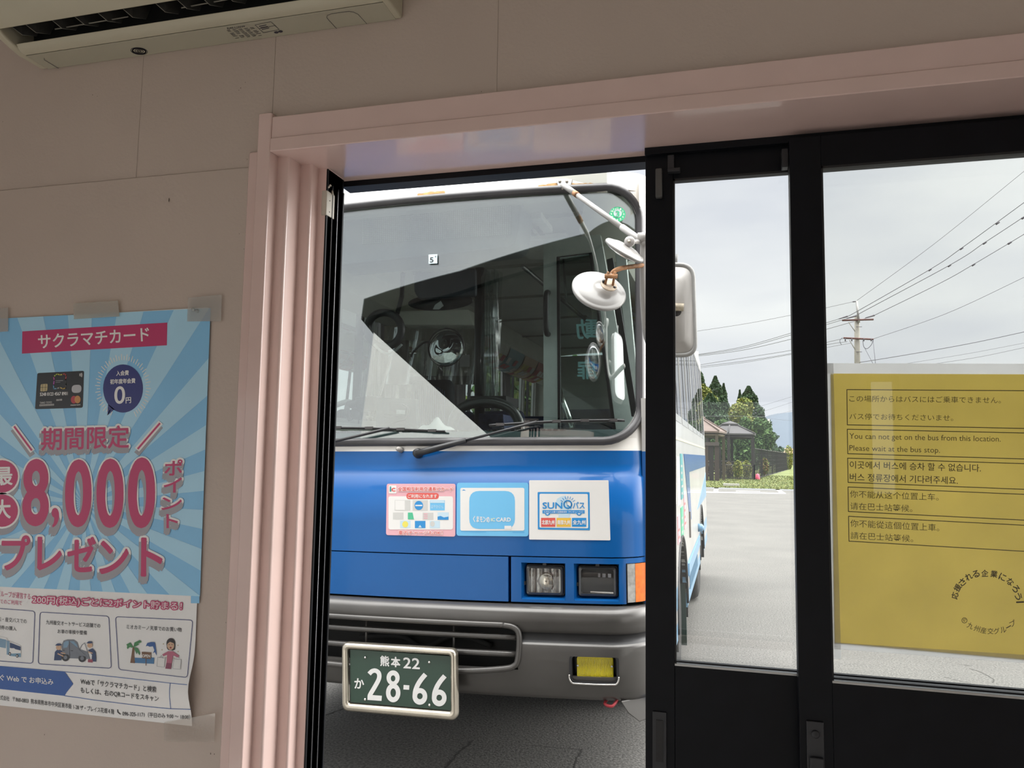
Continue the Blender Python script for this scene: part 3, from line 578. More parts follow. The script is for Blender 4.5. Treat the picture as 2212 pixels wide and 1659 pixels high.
for t, a, b, c_, m in (('この場所からはバスにはご乗車できません。', (1834.7, 854), (2162, 857.5), (1834.7, 868), SB2), ('バス停でお待ちくださいませ。', (1834.7, 892.5), (2059, 896), (1834.7, 906), SB2),
    ('You can not get on the bus from this location.', (1834.7, 935.5), (2161.6, 942), (1834.7, 951.5), SB2), ('Please wait at the bus stop.', (1834.7, 961.5), (2030.6, 966.5), (1834.7, 977), SB2),
    ('이곳에서 버스에 승차 할 수 없습니다.', (1835.8, 995.5), (2118.8, 1003), (1835.8, 1012), SB), ('버스 정류장에서 기다려주세요.', (1835.8, 1022), (2069, 1030), (1835.8, 1038.5), SB),
    ('你不能从这个位置上车。', (1835.8, 1059), (2027.6, 1066), (1835.8, 1074.5), SB2), ('请在巴士站等候。', (1836.7, 1085), (1971, 1091), (1836.7, 1100.5), SB2),
    ('你不能從這個位置上車。', (1836.7, 1122), (2029, 1132), (1836.7, 1138), SB2), ('請在巴士站等候。', (1837.5, 1148.6), (1972.6, 1156), (1837.5, 1164), SB2)):
    Q.text(t, a, b, c_, m, 2, -.002 if m is SB2 else .006)
Q.build('notice_lettering', sg)
K4 = lambda x, y: (x/6.381+1960, y/6.381+1180)
def rot_char(ch, cx, cy, sz, ang, mat, bold=0):
    cx, cy = K4(cx, cy); a = math.radians(ang); s_ = sz/2
    f = lambda x, y: (cx+x*math.cos(a)-y*math.sin(a), cy+x*math.sin(a)+y*math.cos(a))
    Q.text(ch, f(-s_, -s_), f(s_, -s_), f(-s_, s_), mat, 2, bold)
for ch, x, y, an in (('応', 655, 680, -76), ('援', 693, 572, -58), ('さ', 757, 495, -43), ('れ', 845, 420, -30), ('る', 945, 382, -16), ('企', 1068, 372, -2), ('業', 1195, 382, 8), ('に', 1312, 425, 24), ('な', 1418, 490, 38), ('ろ', 1495, 585, 56), ('う', 1530, 692, 72)): rot_char(ch, x, y, 14.5, an, SB, .03)
Q.line([K4(1518, 772), K4(1600, 768)][0:2], 3.4, SB, 2); Q.ell(*K4(1508, 772), 1.6, 1.8, SB, 2, 10); Q.build('slogan_lettering', sg)
for ch, x, y, an in (('九', 868, 1095, 24), ('州', 960, 1135, 17), ('産', 1050, 1160, 9), ('交', 1145, 1170, 0), ('グ', 1230, 1168, -6), ('ル', 1322, 1150, -12), ('プ', 1452, 1062, -26)): rot_char(ch, x, y, 13, an, SB, .005)
Q.line([K4(1365, 1128), K4(1425, 1095)], 2, SB, 2)
cx, cy = K4(787, 1022); Q.line([(cx+5.6*math.cos(k/10*math.pi), cy+5.6*math.sin(k/10*math.pi)) for k in range(20)], 1.3, SB, 2, True); Q.line([(cx+(1+.2*k)*math.cos(k*.45), cy+(1+.2*k)*math.sin(k*.45)) for k in range(14)], 1.1, SB, 2)
Q.build('emblem_lettering', sg)
WT = M('white_tape', (.86, .86, .86), .5, trans=.85, var=.02)
def strip(q, label):
    v = [atY(x, y, SY-.0009-.0002*R.random()) for x, y in q]
    w_ = [p+Vector((0, .0003, 0)) for p in v]
    tag(MB().add(v+w_, [(0, 1, 2, 3), (7, 6, 5, 4), (0, 4, 5, 1), (1, 5, 6, 2), (2, 6, 7, 3), (3, 7, 4, 0)], WT).build('tape_strip'), label, 'tape', 'white tape strips framing the yellow notice')
strip([(1781, 784.5), (WPX+40, 787), (WPX+40, 809), (1782, 807)], 'white tape along the top edge of the yellow notice')
strip([(1781, 784.5), (1800, 784.5), (1817, 1424), (1799, 1424)], 'white tape down the left edge of the yellow notice')
strip([(1801, 1388), (WPX+40, 1448), (WPX+40, 1471), (1802, 1402)], 'white tape along the bottom edge of the yellow notice')
# ------------------------------------------------------------------ the bus (authored in its own frame: x to its left side, y to its rear)
bus = thing('bus', 'blue and white local bus parked facing the open doorway', 'bus', (-1.41, 3.0, 0), rot=(0, -.0175, -.012))
BM_ = MW['bus']; BI = BM_.inverted(); BO = BI @ EYE; MW['bus'] = Matrix.Identity(4)
def bl(px, py, yl):
    d = BI.to_3x3() @ ray(px, py); return BO+d*((yl-BO.y)/d.y)
ZP = [(.3, .12), (.889, .12), (.8891, .06), (1.395, .06), (1.402, .075), (1.503, .083), (1.535, .088), (2.66, .226), (2.72, .25), (2.76, .30), (2.79, .40), (2.81, .60)]
def prof(z):
    if z <= ZP[0][0]: return ZP[0][1]
    for (a, p), (b, q) in zip(ZP[:-1], ZP[1:]):
        if z <= b: return p+(q-p)*(z-a)/(b-a)
    return ZP[-1][1]
def bow(dx):
    c = 0
    if abs(dx) > 1.0: t = min(.9999, (abs(dx)-1)/.15); c = .15*(1-math.sqrt(1-t*t))
    return .08*dx*dx+c
def FY(dx, z, pf=None): return (prof(z) if pf is None else pf)+bow(dx)
def bs(px, py, lift=0, pf=None):
    y = .1
    for _ in range(10): p = bl(px, py, y); y = FY(max(-1.149, min(1.149, p.x)), p.z, pf)
    p = bl(px, py, y); return Vector((p.x, y-lift, p.z))
def surf(dx, z, lift=0, pf=None): return Vector((dx, FY(dx, z, pf)-lift, z))
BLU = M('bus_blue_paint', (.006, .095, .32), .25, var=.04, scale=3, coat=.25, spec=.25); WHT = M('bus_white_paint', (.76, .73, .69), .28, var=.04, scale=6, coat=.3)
GUN = M('bumper_gunmetal', (.078, .073, .069), .33, metal=.25, var=.12, scale=5, coat=.2); RUB = M('grey_rubber_gasket', (.055, .052, .055), .38, var=.15, scale=9)
CHR = M('chrome', (.75, .73, .70), .16, metal=1, var=.08, scale=20); CRM = M('cream_liner', (.66, .66, .60), .7, var=.05, scale=5); TEAL = M('dash_teal', (.07, .115, .12), .55, var=.1, scale=7)
BP = M('black_plastic', (.018, .018, .020), .45, var=.2, scale=12); SEATN = M('navy_seat_cloth', (.025, .035, .085), .85, var=.3, scale=50); CURT = M('grey_curtain', (.26, .24, .25), .85, var=.1, scale=20)
SIDEW = M('darkened_white_side', (.46, .45, .435), .35, var=.08, scale=2, coat=.2); LBL = M('light_blue_paint', (.18, .34, .50), .3, var=.05); CREAM = M('cream_stripe', (.70, .64, .42), .4); TYR = M('tyre_rubber', (.02, .02, .021), .8, var=.2, scale=30); FLO = M('bus_floor', (.10, .11, .11), .7); DRT = M('under_black', (.012, .012, .012), .8)  # side white is darker than the front, to offset the added sky glow
WSG = GL('windscreen_glass', (.91, .965, .95), .29, edge=.6); SG = GL('side_glass', (.78, .84, .82), .12, edge=.95)
xs = [-1.149, -1.145, -1.13, -1.1, -1.06, -1.0, -.8, -.6, -.4, -.2, 0, .2, .4, .6, .8, 1.0, 1.06, 1.1, 1.13, 1.145, 1.149]
def sheet(xs, zs, keep, mat, lift=0, thick=.025, pf=None, matfn=None, mb=None, smooth=True):
    m = mb or MB(); return m.grid(len(xs)-1, len(zs)-1, lambda i, j: surf(xs[i], zs[j], lift, pf), mat, smooth, keep, matfn, (0, thick, 0))
# --- body shell: front, roof edge, sides, back
LEN = 7.4
zs = [.5, .70, .889, .8892, 1.06, 1.0765, 1.2, 1.394, 1.402, 1.45, 1.503, 1.5031, 1.535, 1.555, 1.8, 2.1, 2.4, 2.652, 2.68, 2.70, 2.72, 2.74, 2.76, 2.775, 2.79, 2.80, 2.81]
def kf(i, j):
    x, z = (xs[i]+xs[i+1])/2, (zs[j]+zs[j+1])/2
    if abs(x) < 1.1 and 1.555 < z < 2.652: return False
    if z < 1.0765 and abs(x) < 1.149: return False
    return True
shell = MB(); sheet(xs, zs, kf, WHT, matfn=lambda i, j: BLU if zs[j] < 1.502 else WHT, mb=shell)
rad = .14
for sx in (-1, 1):      # rounded corners of the windscreen opening
    for cz, s2 in ((1.555, -1), (2.652, 1)):
        cx = sx*1.1; ctr = (sx*(1.1-rad), cz-s2*rad)
        arc = [(ctr[0]+sx*rad*math.cos(t), ctr[1]+s2*rad*math.sin(t)) for t in [k*math.pi/16 for k in range(9)]]
        shell.add([surf(cx, cz)]+[surf(*p) for p in arc], [(0, k+1, k+2) for k in range(8)], WHT, True)
SKB = [(.50, 'a'), (2.66, 'b')]
WIN = [(1.72, 2.46), (2.54, 3.28), (3.36, 4.10), (4.18, 4.92), (5.0, 5.74), (5.82, 6.56), (6.64, 7.2)]
ZW0, ZW1 = 1.72, 2.60
def xside(z): return 1.15-max(0, (z-1.7))*.035
for sx in (-1, 1):
    ys = [.23]+[.45, .5, 1.3, 1.35]+[1.72-.08]+[1.66+k*.025 for k in range(1, 46)]+[3.1+k*.1 for k in range(18)]+[5.05+k*.025 for k in range(1, 46)]+[6.6, 6.9, 7.2, LEN]
    ys = sorted(set(round(v, 3) for v in ys)); zz = [.42+.025*k for k in range(25)]+[1.1, 1.3, 1.5, 1.72]
    def kl(i, j):
        y, z = (ys[i]+ys[i+1])/2, (zz[j]+zz[j+1])/2
        for wy in (2.2, 5.6):
            if (y-wy)**2+(z-.45)**2 < .52**2: return False
        return True
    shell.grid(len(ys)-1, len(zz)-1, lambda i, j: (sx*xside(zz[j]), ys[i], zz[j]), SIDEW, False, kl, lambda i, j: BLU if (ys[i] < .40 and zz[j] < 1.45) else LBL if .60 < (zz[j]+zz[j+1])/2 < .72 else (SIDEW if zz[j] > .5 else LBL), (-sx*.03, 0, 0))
    # pillars and cant rail
    edges = [.23, 1.72]+[e for a, b in WIN for e in (a, b)][1:]
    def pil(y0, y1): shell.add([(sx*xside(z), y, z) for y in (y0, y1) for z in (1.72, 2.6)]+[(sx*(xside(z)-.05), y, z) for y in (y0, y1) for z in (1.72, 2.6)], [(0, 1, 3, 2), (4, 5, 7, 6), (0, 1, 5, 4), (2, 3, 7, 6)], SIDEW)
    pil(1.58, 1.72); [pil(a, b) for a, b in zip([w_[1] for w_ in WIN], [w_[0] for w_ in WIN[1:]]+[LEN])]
    cr_ = [(2.6, 0), (2.70, .0), (2.78, .02), (2.85, .06), (2.90, .13), (2.935, .26), (2.95, .5), (2.955, 1.1)]
    shell.grid(1, len(cr_)-1, lambda i, j: (sx*(xside(2.6)-cr_[j][1]), (.30+max(0, cr_[j][0]-2.70)*3.4) if i == 0 else LEN, cr_[j][0]), WHT, True, None, None, (0, 0, -.03))
shell.grid(4, 4, lambda i, j: (-1.12+i*.56, LEN, .5+j*.53), WHT, False, None, None, (0, -.03, 0))
shell.grid(8, 2, lambda i, j: (-1.02+i*.255, [.60, .80, 1.20][j], [2.81, 2.885, 2.955][j]-.02*((i-4)/4)**2), WHT)
shell.build('body_shell', bus)
b = MB(); b.add([(sx*.94, 1.25, 2.90) for sx in (-1, 1)]+[(sx*.92, 1.4, 3.07) for sx in (1, -1)]+[(sx*.86, 3.2, 2.9) for sx in (-1, 1)]+[(sx*.82, 3.1, 3.07) for sx in (1, -1)], [(0, 1, 2, 3), (4, 5, 6, 7), (0, 1, 5, 4), (3, 2, 6, 7), (1, 2, 6, 5), (0, 3, 7, 4)], WHT); b.build('roof_unit', bus, bevel=.06, seg=4)
box(-1.0, 1.0, 1.2, 7.2, .40, .48, DRT).build('chassis', bus)
# --- front lower panels
hx = [-1.0, -.8, -.6, -.4, -.2, 0, .2, .4, .586]; sheet(hx, [.893, .95, 1.0, 1.06, 1.072], None, BLU, thick=.03).build('hood_panel', bus, bevel=.006, seg=3)
L1, L2 = (.640, .818), (.852, 1.030); LZ = (.905, 1.050); SX = 1.052
bx = sorted(set([.598, .62, L1[0], .73, L1[1], L2[0], .94, 1.0, L2[1], SX, 1.056]+[])); bz = [.893, LZ[0], .98, LZ[1], 1.072]
hole = lambda i, j: not (LZ[0] < (bz[j]+bz[j+1])/2 < LZ[1] and any(a < (bx[i]+bx[i+1])/2 < c for a, c in (L1, L2)))
bz_ = MB(); sheet(bx, bz, hole, BLU, thick=.03, mb=bz_); sheet([1.056, 1.08, 1.1, 1.13, 1.149], [1.052, 1.072], None, BLU, mb=bz_); sheet([1.056, 1.08, 1.1, 1.13, 1.149], [.889, .897], None, BLU, mb=bz_)
for a, c in (L1, L2):   # recess walls
    x0, x1, z0, z1 = a, c, *LZ; o_ = [(x0, z0), (x1, z0), (x1, z1), (x0, z1)]; i_ = [(x0+.012, z0+.010), (x1-.012, z0+.010), (x1-.012, z1-.010), (x0+.012, z1-.010)]
    bz_.add([surf(*p) for p in o_]+[surf(*p, -.05) for p in i_], [(k, (k+1) % 4, 4+(k+1) % 4, 4+k) for k in range(4)], BLU)
bz_.build('headlight_bezel', bus, bevel=.004, seg=2)
box(-1.02, 1.02, .24, .30, .80, 1.09, DRT).build('front_bulkhead', bus)
LENS = GL('lamp_glass', (.86, .87, .87), .10, edge=.6); LENS2 = GL('lamp_glass_clear', (.96, .97, .97), .02, edge=.25); REFL = M('lamp_reflector', (.55, .54, .52), .22, metal=1, var=.3, scale=60, bump=.6, bscale=120)
def lamp(x0, x1, z0, z1, led):
    pr = Vector((.0, 0, 0)); h = MB(); yc = FY((x0+x1)/2, 1); sk = (FY(x1, 1)-FY(x0, 1))/(x1-x0)
    def q(x, z, d): return Vector((x, yc+sk*(x-(x0+x1)/2)+d, z))
    def rr(m, ax0, ax1, az0, az1, d0, d1, mat, r=.012):
        pts = rq([Vector((ax0, az0)), Vector((ax1, az0)), Vector((ax1, az1)), Vector((ax0, az1))], r, 4); m.prism([q(p.x, p.y, d0) for p in pts], (0, d1-d0, 0), mat)
    rr(h, x0, x1, z0, z1, .035, .06, BP); L = h.build('headlight', bus)
    f = MB(); o_ = rq([Vector((x0+.004, z0+.004)), Vector((x1-.004, z0+.004)), Vector((x1-.004, z1-.004)), Vector((x0+.004, z1-.004))], .012, 4); i_ = [Vector(((p.x-(x0+x1)/2)*.88+(x0+x1)/2, (p.y-(z0+z1)/2)*.86+(z0+z1)/2)) for p in o_]; n = len(o_)
    f.add([q(p.x, p.y, .02) for p in o_]+[q(p.x, p.y, .016) for p in i_]+[q(p.x, p.y, .034) for p in i_]+[q(p.x, p.y, .036) for p in o_], [(a*n+k, a*n+(k+1) % n, ((a+1) % 4)*n+(k+1) % n, ((a+1) % 4)*n+k) for a in range(4) for k in range(n)], M('lamp_rim', (.10, .10, .10), .35, metal=.5)); f.build('rim', L)
    cx, cz = (x0+x1)/2, (z0+z1)/2
    if not led:
        r = MB(); r.grid(14, 10, lambda i, j: q(cx+(i/7-1)*(x1-x0)*.44, cz+(j/5-1)*(z1-z0)*.43, .034-.0+.03*(1-min(1, ((i/7-1)**2+(j/5-1)**2)))*-0+.006*math.cos(i*2.1)), REFL, True, None, None, (0, .004, 0))
        r.lathe([(0, 0), (.038, 0), (.03, .006), (.012, .012), (0, .013)], q(cx+.004, cz-.005, .030), (0, -1, 0), M('bulb_shield', (.62, .58, .50), .2, metal=1, bump=.3, bscale=50), 20)
        r.build('reflector', L)
        g = MB(); g.grid(24, 8, lambda i, j: q(x0+.008+(x1-x0-.016)*i/24, z0+.008+(z1-z0-.016)*j/8, .018+.0014*math.cos(i*2.6)*(1 if j not in (0, 8) else .2)), LENS, True, None, None, (0, .002, 0)); g.build('lens', L)
    else:
        r = MB(); rr(r, x0+.014, x1-.014, z0+.014, z1-.014, .050, .052, M('led_housing_black', (.006, .007, .010), .5)); 
        w_ = [(x0+.022, z1-.022), (x0+.036, z0+.026), (x1-.036, z0+.024), (x1-.022, z1-.024)]
        LIT = M('led_guide_white', (.62, .64, .66), .4); r.tube([q(*p, .040) for p in w_], .003, LIT, 8); r.tube([q(x0+.024, z0+.07, .045), q(cx-.02, z0+.078, .043), q(cx+.03, z0+.072, .043), q(x1-.024, z0+.072, .045)], .0024, LIT, 8)
        for k in range(5): r.box(x0+.03+k*.022, x0+.043+k*.022, yc+.035, yc+.045, z1-.045, z1-.030, M('led_emitter', (.25, .26, .28), .15, metal=.8))
        r.box(x0+.016, x1-.016, yc+.03, yc+.034, z0+.014, z0+.020, CHR); r.build('reflector', L)
        g = MB(); rr(g, x0+.01, x1-.01, z0+.008, z1-.008, .018, .021, LENS2); g.build('lens', L)
    box(cx-.006, cx+.008, yc+.014, yc+.03, z1, z1+.012, BP).build('adjuster_clip', L); box(x0-.014, x0, yc+.014, yc+.03, cz-.02, cz-.006, BP).build('adjuster_clip', L)
lamp(.652, .808, .917, 1.038, False); lamp(.864, 1.020, .917, 1.038, True)
for sx in (1,):
    CLR = M('clear_signal_lens', (.30, .29, .27), .15, var=.3, scale=40, coat=.6); ORG = M('amber_signal_lens', (.72, .16, .015), .18, var=.15, scale=50, coat=.7)
    a = MB(); sheet([1.062, 1.070, 1.080, 1.090], [.899, .905, .95, 1.0, 1.045, 1.050], None, CLR, lift=.006, thick=.03, mb=a); ts = a.build('turn_signal', bus, bevel=.004)
    a = MB(); sheet([1.091, 1.11, 1.125, 1.138, 1.145, 1.149], [.899, .95, 1.0, 1.050], None, ORG, lift=.007, thick=.03, mb=a); a.build('amber_lens', ts, bevel=.003)
    a = MB(); sheet([1.053, 1.058, 1.062], [.897, 1.052], None, BP, lift=-.002, mb=a); a.build('gasket', ts)
# --- bumper with its grille
P_B = [(.885, .055), (.884, .035), (.876, .016), (.862, .004), (.845, -.002), (.825, .000), (.812, .006), (.786, .010), (.785, .020), (.745, .020), (.744, .006), (.73, .003), (.70, .004), (.64, .008), (.622, .011), (.58, .018), (.545, .03), (.525, .05), (.518, .08)][::-1]
bxs = [-1.149, -1.145, -1.13, -1.1, -1.0, -.8, -.58, -.4, -.2, 0, .2, .4, .52, .60, .64, .8, .848, .88, 1.0, 1.026, 1.06, 1.1, 1.13, 1.145, 1.149]
def kb(i, j):
    x, z = (bxs[i]+bxs[i+1])/2, (P_B[j][0]+P_B[j+1][0])/2
    if -.58 < x < .64 and .64 < z < .811: return False
    if .848 < x < 1.026 and .622 < z < .70: return False
    return True
bp = MB(); bp.grid(len(bxs)-1, len(P_B)-1, lambda i, j: (bxs[i], bow(bxs[i])+P_B[j][1]*(1 if abs(bxs[i]) < 1.13 else 1), P_B[j][0]), GUN, True, kb, lambda i, j: BP if (.745 < (P_B[j][0]+P_B[j+1][0])/2 < .785 and bxs[i] >= .64) else GUN, (0, .02, 0))
for sx in (-1, 1):
    bp.grid(1, len(P_B)-1, lambda i, j: (sx*1.15, .235+i*1.2, P_B[j][0]), GUN, True, None, None, (-sx*.02, 0, 0))
bp.build('bumper', bus)
gr = MB(); gp = [(-.60, .812), (0, .812), (.52, .812), (.58, .811), (.615, .807), (.636, .795), (.645, .775), (.646, .74), (.640, .68), (.625, .655), (.58, .642), (.42, .626), (.2, .618), (-.2, .616), (-.6, .640)]
gr.tube([surf(p.x, p.y, .002, pf=.006) for p in bez([(q[0], q[1], 0) for q in gp], 4)], .012, GUN, 10)
g_ = gr.build('grille_surround', bus)
for z in (.763, .697):
    s_ = MB(); n = 24; s_.tube([surf(-.58+1.215*k/n, z, -.006, pf=.012) for k in range(n+1)], .012, GUN, 8); s_.build('grille_slat', bus)
for x in (-.30, -.02, .366):
    s_ = MB(); s_.tube([surf(x, .64, -.02, pf=.02), surf(x, .81, -.02, pf=.02)], .005, GUN, 8); s_.build('grille_upright', bus)
rb = MB(); rb.box(-.62, .66, .16, .18, .5, .87, DRT); rb.tube(bez([(-.1, .14, .70), (.1, .12, .72), (.2, .13, .68), (.35, .12, .74), (.5, .14, .7)], 5), .012, DRT, 6); rb.build('radiator', bus)
for sx in (-1, 1): sk = MB(); sk.prism([surf(sx*x, z, -.03, pf=0) for x, z in ((1.03, .53), (1.145, .53), (1.145, .44), (1.10, .44), (1.06, .48))], (0, .10, 0), GUN); sk.build('bumper_flap', bus, bevel=.006)
th_ = MB(); th_.tube(bez([(.985, .16, .53), (.97, .12, .515), (1.0, .11, .51), (1.02, .14, .53)], 4), .006, M('red_hook_paint', (.35, .03, .04), .5), 8); th_.build('towing_hook', bus)
# fog lamp
FOGY = M('fog_lamp_yellow', (.62, .52, .01), .15, var=.15, scale=14, coat=.8, spec=.6)
fg = MB(); fx0, fx1, fz0, fz1 = .842, 1.032, .597, .707
yc = FY(.937, 0, pf=.006); sk_ = (bow(1.03)-bow(.84))/.19
qf = lambda x, z, d: Vector((x, yc+sk_*(x-.937)+d, z))
pts = rq([Vector((fx0, fz0)), Vector((fx1, fz0)), Vector((fx1, fz1)), Vector((fx0, fz1))], .02, 4); n = len(pts); pin_ = [Vector(((p.x-.937)*.90+.937, (p.y-.652)*.88+.654)) for p in pts]
fg.add([qf(p.x, p.y, .0) for p in pts]+[qf(p.x, p.y, .0) for p in pin_]+[qf(p.x, p.y, .06) for p in pin_], [(a*n+k, a*n+(k+1) % n, (a+1)*n+(k+1) % n, (a+1)*n+k) for a in range(2) for k in range(n)]+[tuple(range(2*n, 3*n))], BP); fl = fg.build('fog_lamp', bus)
g2 = MB(); lp_ = rq([Vector((.868, .612)), Vector((1.008, .612)), Vector((1.008, .698)), Vector((.868, .698))], .012, 4)
g2.prism([qf(p.x, p.y, .018) for p in lp_], (0, .03, 0), FOGY)
for k in range(22):
    x = .876+k*.006; z0_ = .618+.012*abs(k-11)/11; g2.tube([qf(x, z0_, .018), qf(x, .672, .016), qf(x, .690, .018)], .0022, FOGY, 6)
for x in (.872, 1.003): g2.lathe([(0, 0), (.005, 0), (.004, .004), (0, .004)], qf(x, .662, .018), (0, -1, 0), M('steel', (.5, .5, .5), .3, 1), 10)
g2.build('yellow_lens', fl, bevel=.003)
ch = MB(); ch.tube([qf(p.x, p.y, -.003) for p in bez([(.8425, .632, 0), (.8435, .615, 0), (.853, .601, 0), (.87, .5985, 0), (.937, .5975, 0), (1.005, .5985, 0), (1.021, .601, 0), (1.030, .615, 0), (1.031, .628, 0)], 5)], .0035, CHR, 8); ch.build('chrome_trim', fl)
# --- licence plate
PGN = M('plate_green', (.028, .060, .042), .35, var=.08, scale=8); PWH = M('plate_white', (.80, .79, .78), .4, var=.02); FRM = M('plate_frame_metal', (.55, .50, .42), .25, metal=.9, var=.2, scale=6)
TLp, TRp, BRp, BLp = (756, 1402), (974, 1417), (974.5, 1535), (757, 1517)
c0 = bl(865, 1468, -.045); c0w = c0
tl3, tr3 = bl(*TLp, -.045), bl(*TRp, -.045)
def plf(px, py, lift): return bl(px, py, -.045-lift)
pp = MB(); pp.add([plf(*p, 0) for p in (TLp, TRp, BRp, BLp)]+[plf(*p, -.004) for p in (TLp, TRp, BRp, BLp)], [(0, 1, 2, 3), (7, 6, 5, 4)]+[(k, (k+1) % 4, 4+(k+1) % 4, 4+k) for k in range(4)], PGN); lpz = pp.build('license_plate', bus, bevel=.002)
fo = [Vector(plf(*p, 0)) for p in ((740, 1387), (986, 1402), (988, 1556), (741, 1534))]; fi = [Vector(plf(*p, 0)) for p in ((752, 1400), (975.5, 1413.5), (976.5, 1537), (753.5, 1519))]
fo = rq(fo, .026, 5); fi = rq(fi, .012, 5); n = len(fo); lift = lambda P_, d: [p+Vector((0, d, 0)) for p in P_]; mid = [a.lerp(b_, .45) for a, b_ in zip(fo, fi)]
ff = MB(); ff.add(lift(fo, .02)+lift(fo, -.006)+lift(mid, -.018)+lift(fi, -.012)+lift(fi, .008), [(a*n+k, a*n+(k+1) % n, (a+1)*n+(k+1) % n, (a+1)*n+k) for a in range(4) for k in range(n)], FRM, True); ff.build('frame', lpz)
PL = Print(plf, .0006)
X8 = lambda x, y: (x/8.193+730, y/8.193+1380)
def stroke(path, wd, L=3):
    Pp = [Vector(X8(*p)) for p in path]; w2 = wd/8.193/2; n = len(Pp); Lp, Rp = [], []
    for i in range(n):
        t = (Pp[min(i+1, n-1)]-Pp[max(i-1, 0)]).normalized(); nn = Vector((-t.y, t.x)); Lp.append(Pp[i]+nn*w2); Rp.append(Pp[i]-nn*w2)
    PL.mb.add([PL.fn(p.x, p.y, L*PL.st) for p in Lp+Rp], [(i, i+1, n+i+1, n+i) for i in range(n-1)], PWH); PL.st *= 1.012
def ringp(cx, cy, ro_x, ro_y, ri_x, ri_y, dy=0):
    n = 40; a = [(cx+ro_x*math.cos(k*2*math.pi/n), cy+ro_y*math.sin(k*2*math.pi/n)) for k in range(n)]; b_ = [(cx+ri_x*math.cos(k*2*math.pi/n), cy+dy+ri_y*math.sin(k*2*math.pi/n)) for k in range(n)]
    PL.mb.add([PL.fn(*X8(*p), 3*PL.st) for p in a+b_], [(k, (k+1) % n, n+(k+1) % n, n+k) for k in range(n)], PWH); PL.st *= 1.012
stroke([(p.x, p.y) for p in bez([(552, 622, 0), (600, 575, 0), (660, 562, 0), (715, 595, 0), (733, 660, 0), (712, 740, 0), (640, 870, 0), (570, 990, 0), (562, 1050, 0)], 5)], 78)
stroke([(525, 1035), (775, 1053)], 92); ringp(976, 690, 116, 132, 40, 54, 10); ringp(978, 955, 128, 168, 48, 78, 0); stroke([(1160, 856), (1262, 862)], 80)
for ox, oy in ((0, 0), (342, 28)):
    stroke([(p.x+ox, p.y+oy) for p in bez([(1550, 628, 0), (1480, 710, 0), (1415, 810, 0), (1372, 920, 0), (1362, 1010, 0)], 6)], 84); ringp(1450+ox, 1018+oy, 131, 148, 50, 54, -4)
PL.text('熊', X8(752, 298), X8(903, 308), X8(752, 476), PWH, 3, .04); PL.text('本', X8(943, 318), X8(1098, 330), X8(944, 490), PWH, 3, .05)
for a, b_ in (((1160, 330), (1288, 338)), ((1315, 342), (1445, 350))): PL.text('2', X8(*a), X8(*b_), X8(a[0], a[1]+185), PWH, 3, .03)
PL.text('か', X8(295, 700), X8(458, 705), X8(295, 875), PWH, 3, .035); PL.build('plate_lettering', lpz)
for x, y in ((485, 328), (1618, 412), (482, 1068), (1622, 1168)):
    MB().lathe([(0, 0), (.0055, 0), (.005, .003), (.0028, .005), (0, .005)], plf(*X8(x, y), .001), (0, -1, 0), CHR, 12).build('bolt', lpz)
box(tl3.x+.05, tr3.x-.05, -.04, .03, tl3.z-.14, tl3.z-.08, BP).build('bracket', lpz)
# --- windscreen, gasket, wipers
gx_ = [-1.1+2.2*k/22 for k in range(23)]; gz_ = [1.555+1.097*k/8 for k in range(9)]
sheet(gx_, gz_, None, WSG, lift=-.006, thick=.006).build('windscreen', bus)
loop = []
for sx, sz_ in ((1, -1), (1, 1), (-1, 1), (-1, -1)):
    cx, cz = sx*(1.112-rad), (1.542 if sz_ < 0 else 2.662)-sz_*rad
    for k in range(9):
        t = math.pi/2*k/8
        a = (-math.pi/2+t) if (sx, sz_) == (1, -1) else (t if (sx, sz_) == (1, 1) else (math.pi/2+t if (sx, sz_) == (-1, 1) else math.pi+t)); loop.append((cx+rad*math.cos(a), cz+rad*math.sin(a)))
L2_ = []
for i, p in enumerate(loop):
    q = loop[(i+1) % len(loop)]; n = max(1, int(math.hypot(q[0]-p[0], q[1]-p[1])/.1)); L2_ += [(p[0]+(q[0]-p[0])*k/n, p[1]+(q[1]-p[1])*k/n) for k in range(n)]
MB().tube([surf(*p, .002) for p in L2_], .0185, RUB, 10, closed=True).build('windscreen_gasket', bus)
def wiper(ppx, apx, tip0, tip1, broad):
    a = MB(); p = bs(*ppx, .03); q = bs(*apx, .045); W = MB()
    a.lathe([(0, 0), (.020, 0), (.022, .015), (.017, .035), (0, .040)], bs(*ppx, -.005), (0, -1, .1), BP, 16)
    if broad: mid_ = p.lerp(q, .42); a.tube([p, p.lerp(q, .1), mid_], [.014, .0145, .011], BP, 8); a.tube([mid_, p.lerp(q, .7), q], .0055, BP, 8)
    else: a.tube([p, p.lerp(q, .5), q], .0065, BP, 8)
    o = a.build('wiper', bus)
    s0, s1 = bs(*tip0, .022), bs(*tip1, .022); m = MB(); N = 24; pts = [bs(tip0[0]+(tip1[0]-tip0[0])*k/N, tip0[1]+(tip1[1]-tip0[1])*k/N-3*math.sin(math.pi*k/N), .022) for k in range(N+1)]
    m.tube(pts, .0048, BP, 6); m.tube([p_+Vector((0, .012, -.004)) for p_ in pts], .003, M('wiper_rubber', (.02, .02, .02), .7), 5)
    for k in (2, 7, 12, 17, 22): c = pts[k]; m.box(c.x-.018, c.x+.018, c.y-.006, c.y+.004, c.z-.005, c.z+.006, M('wiper_joint', (.06, .055, .055), .4))
    m.build('blade', o)
wiper((905, 980), (1165, 912), (1060, 919), (1350, 908), True); wiper((640, 975), (850, 926), (640, 924), (965, 932), False)
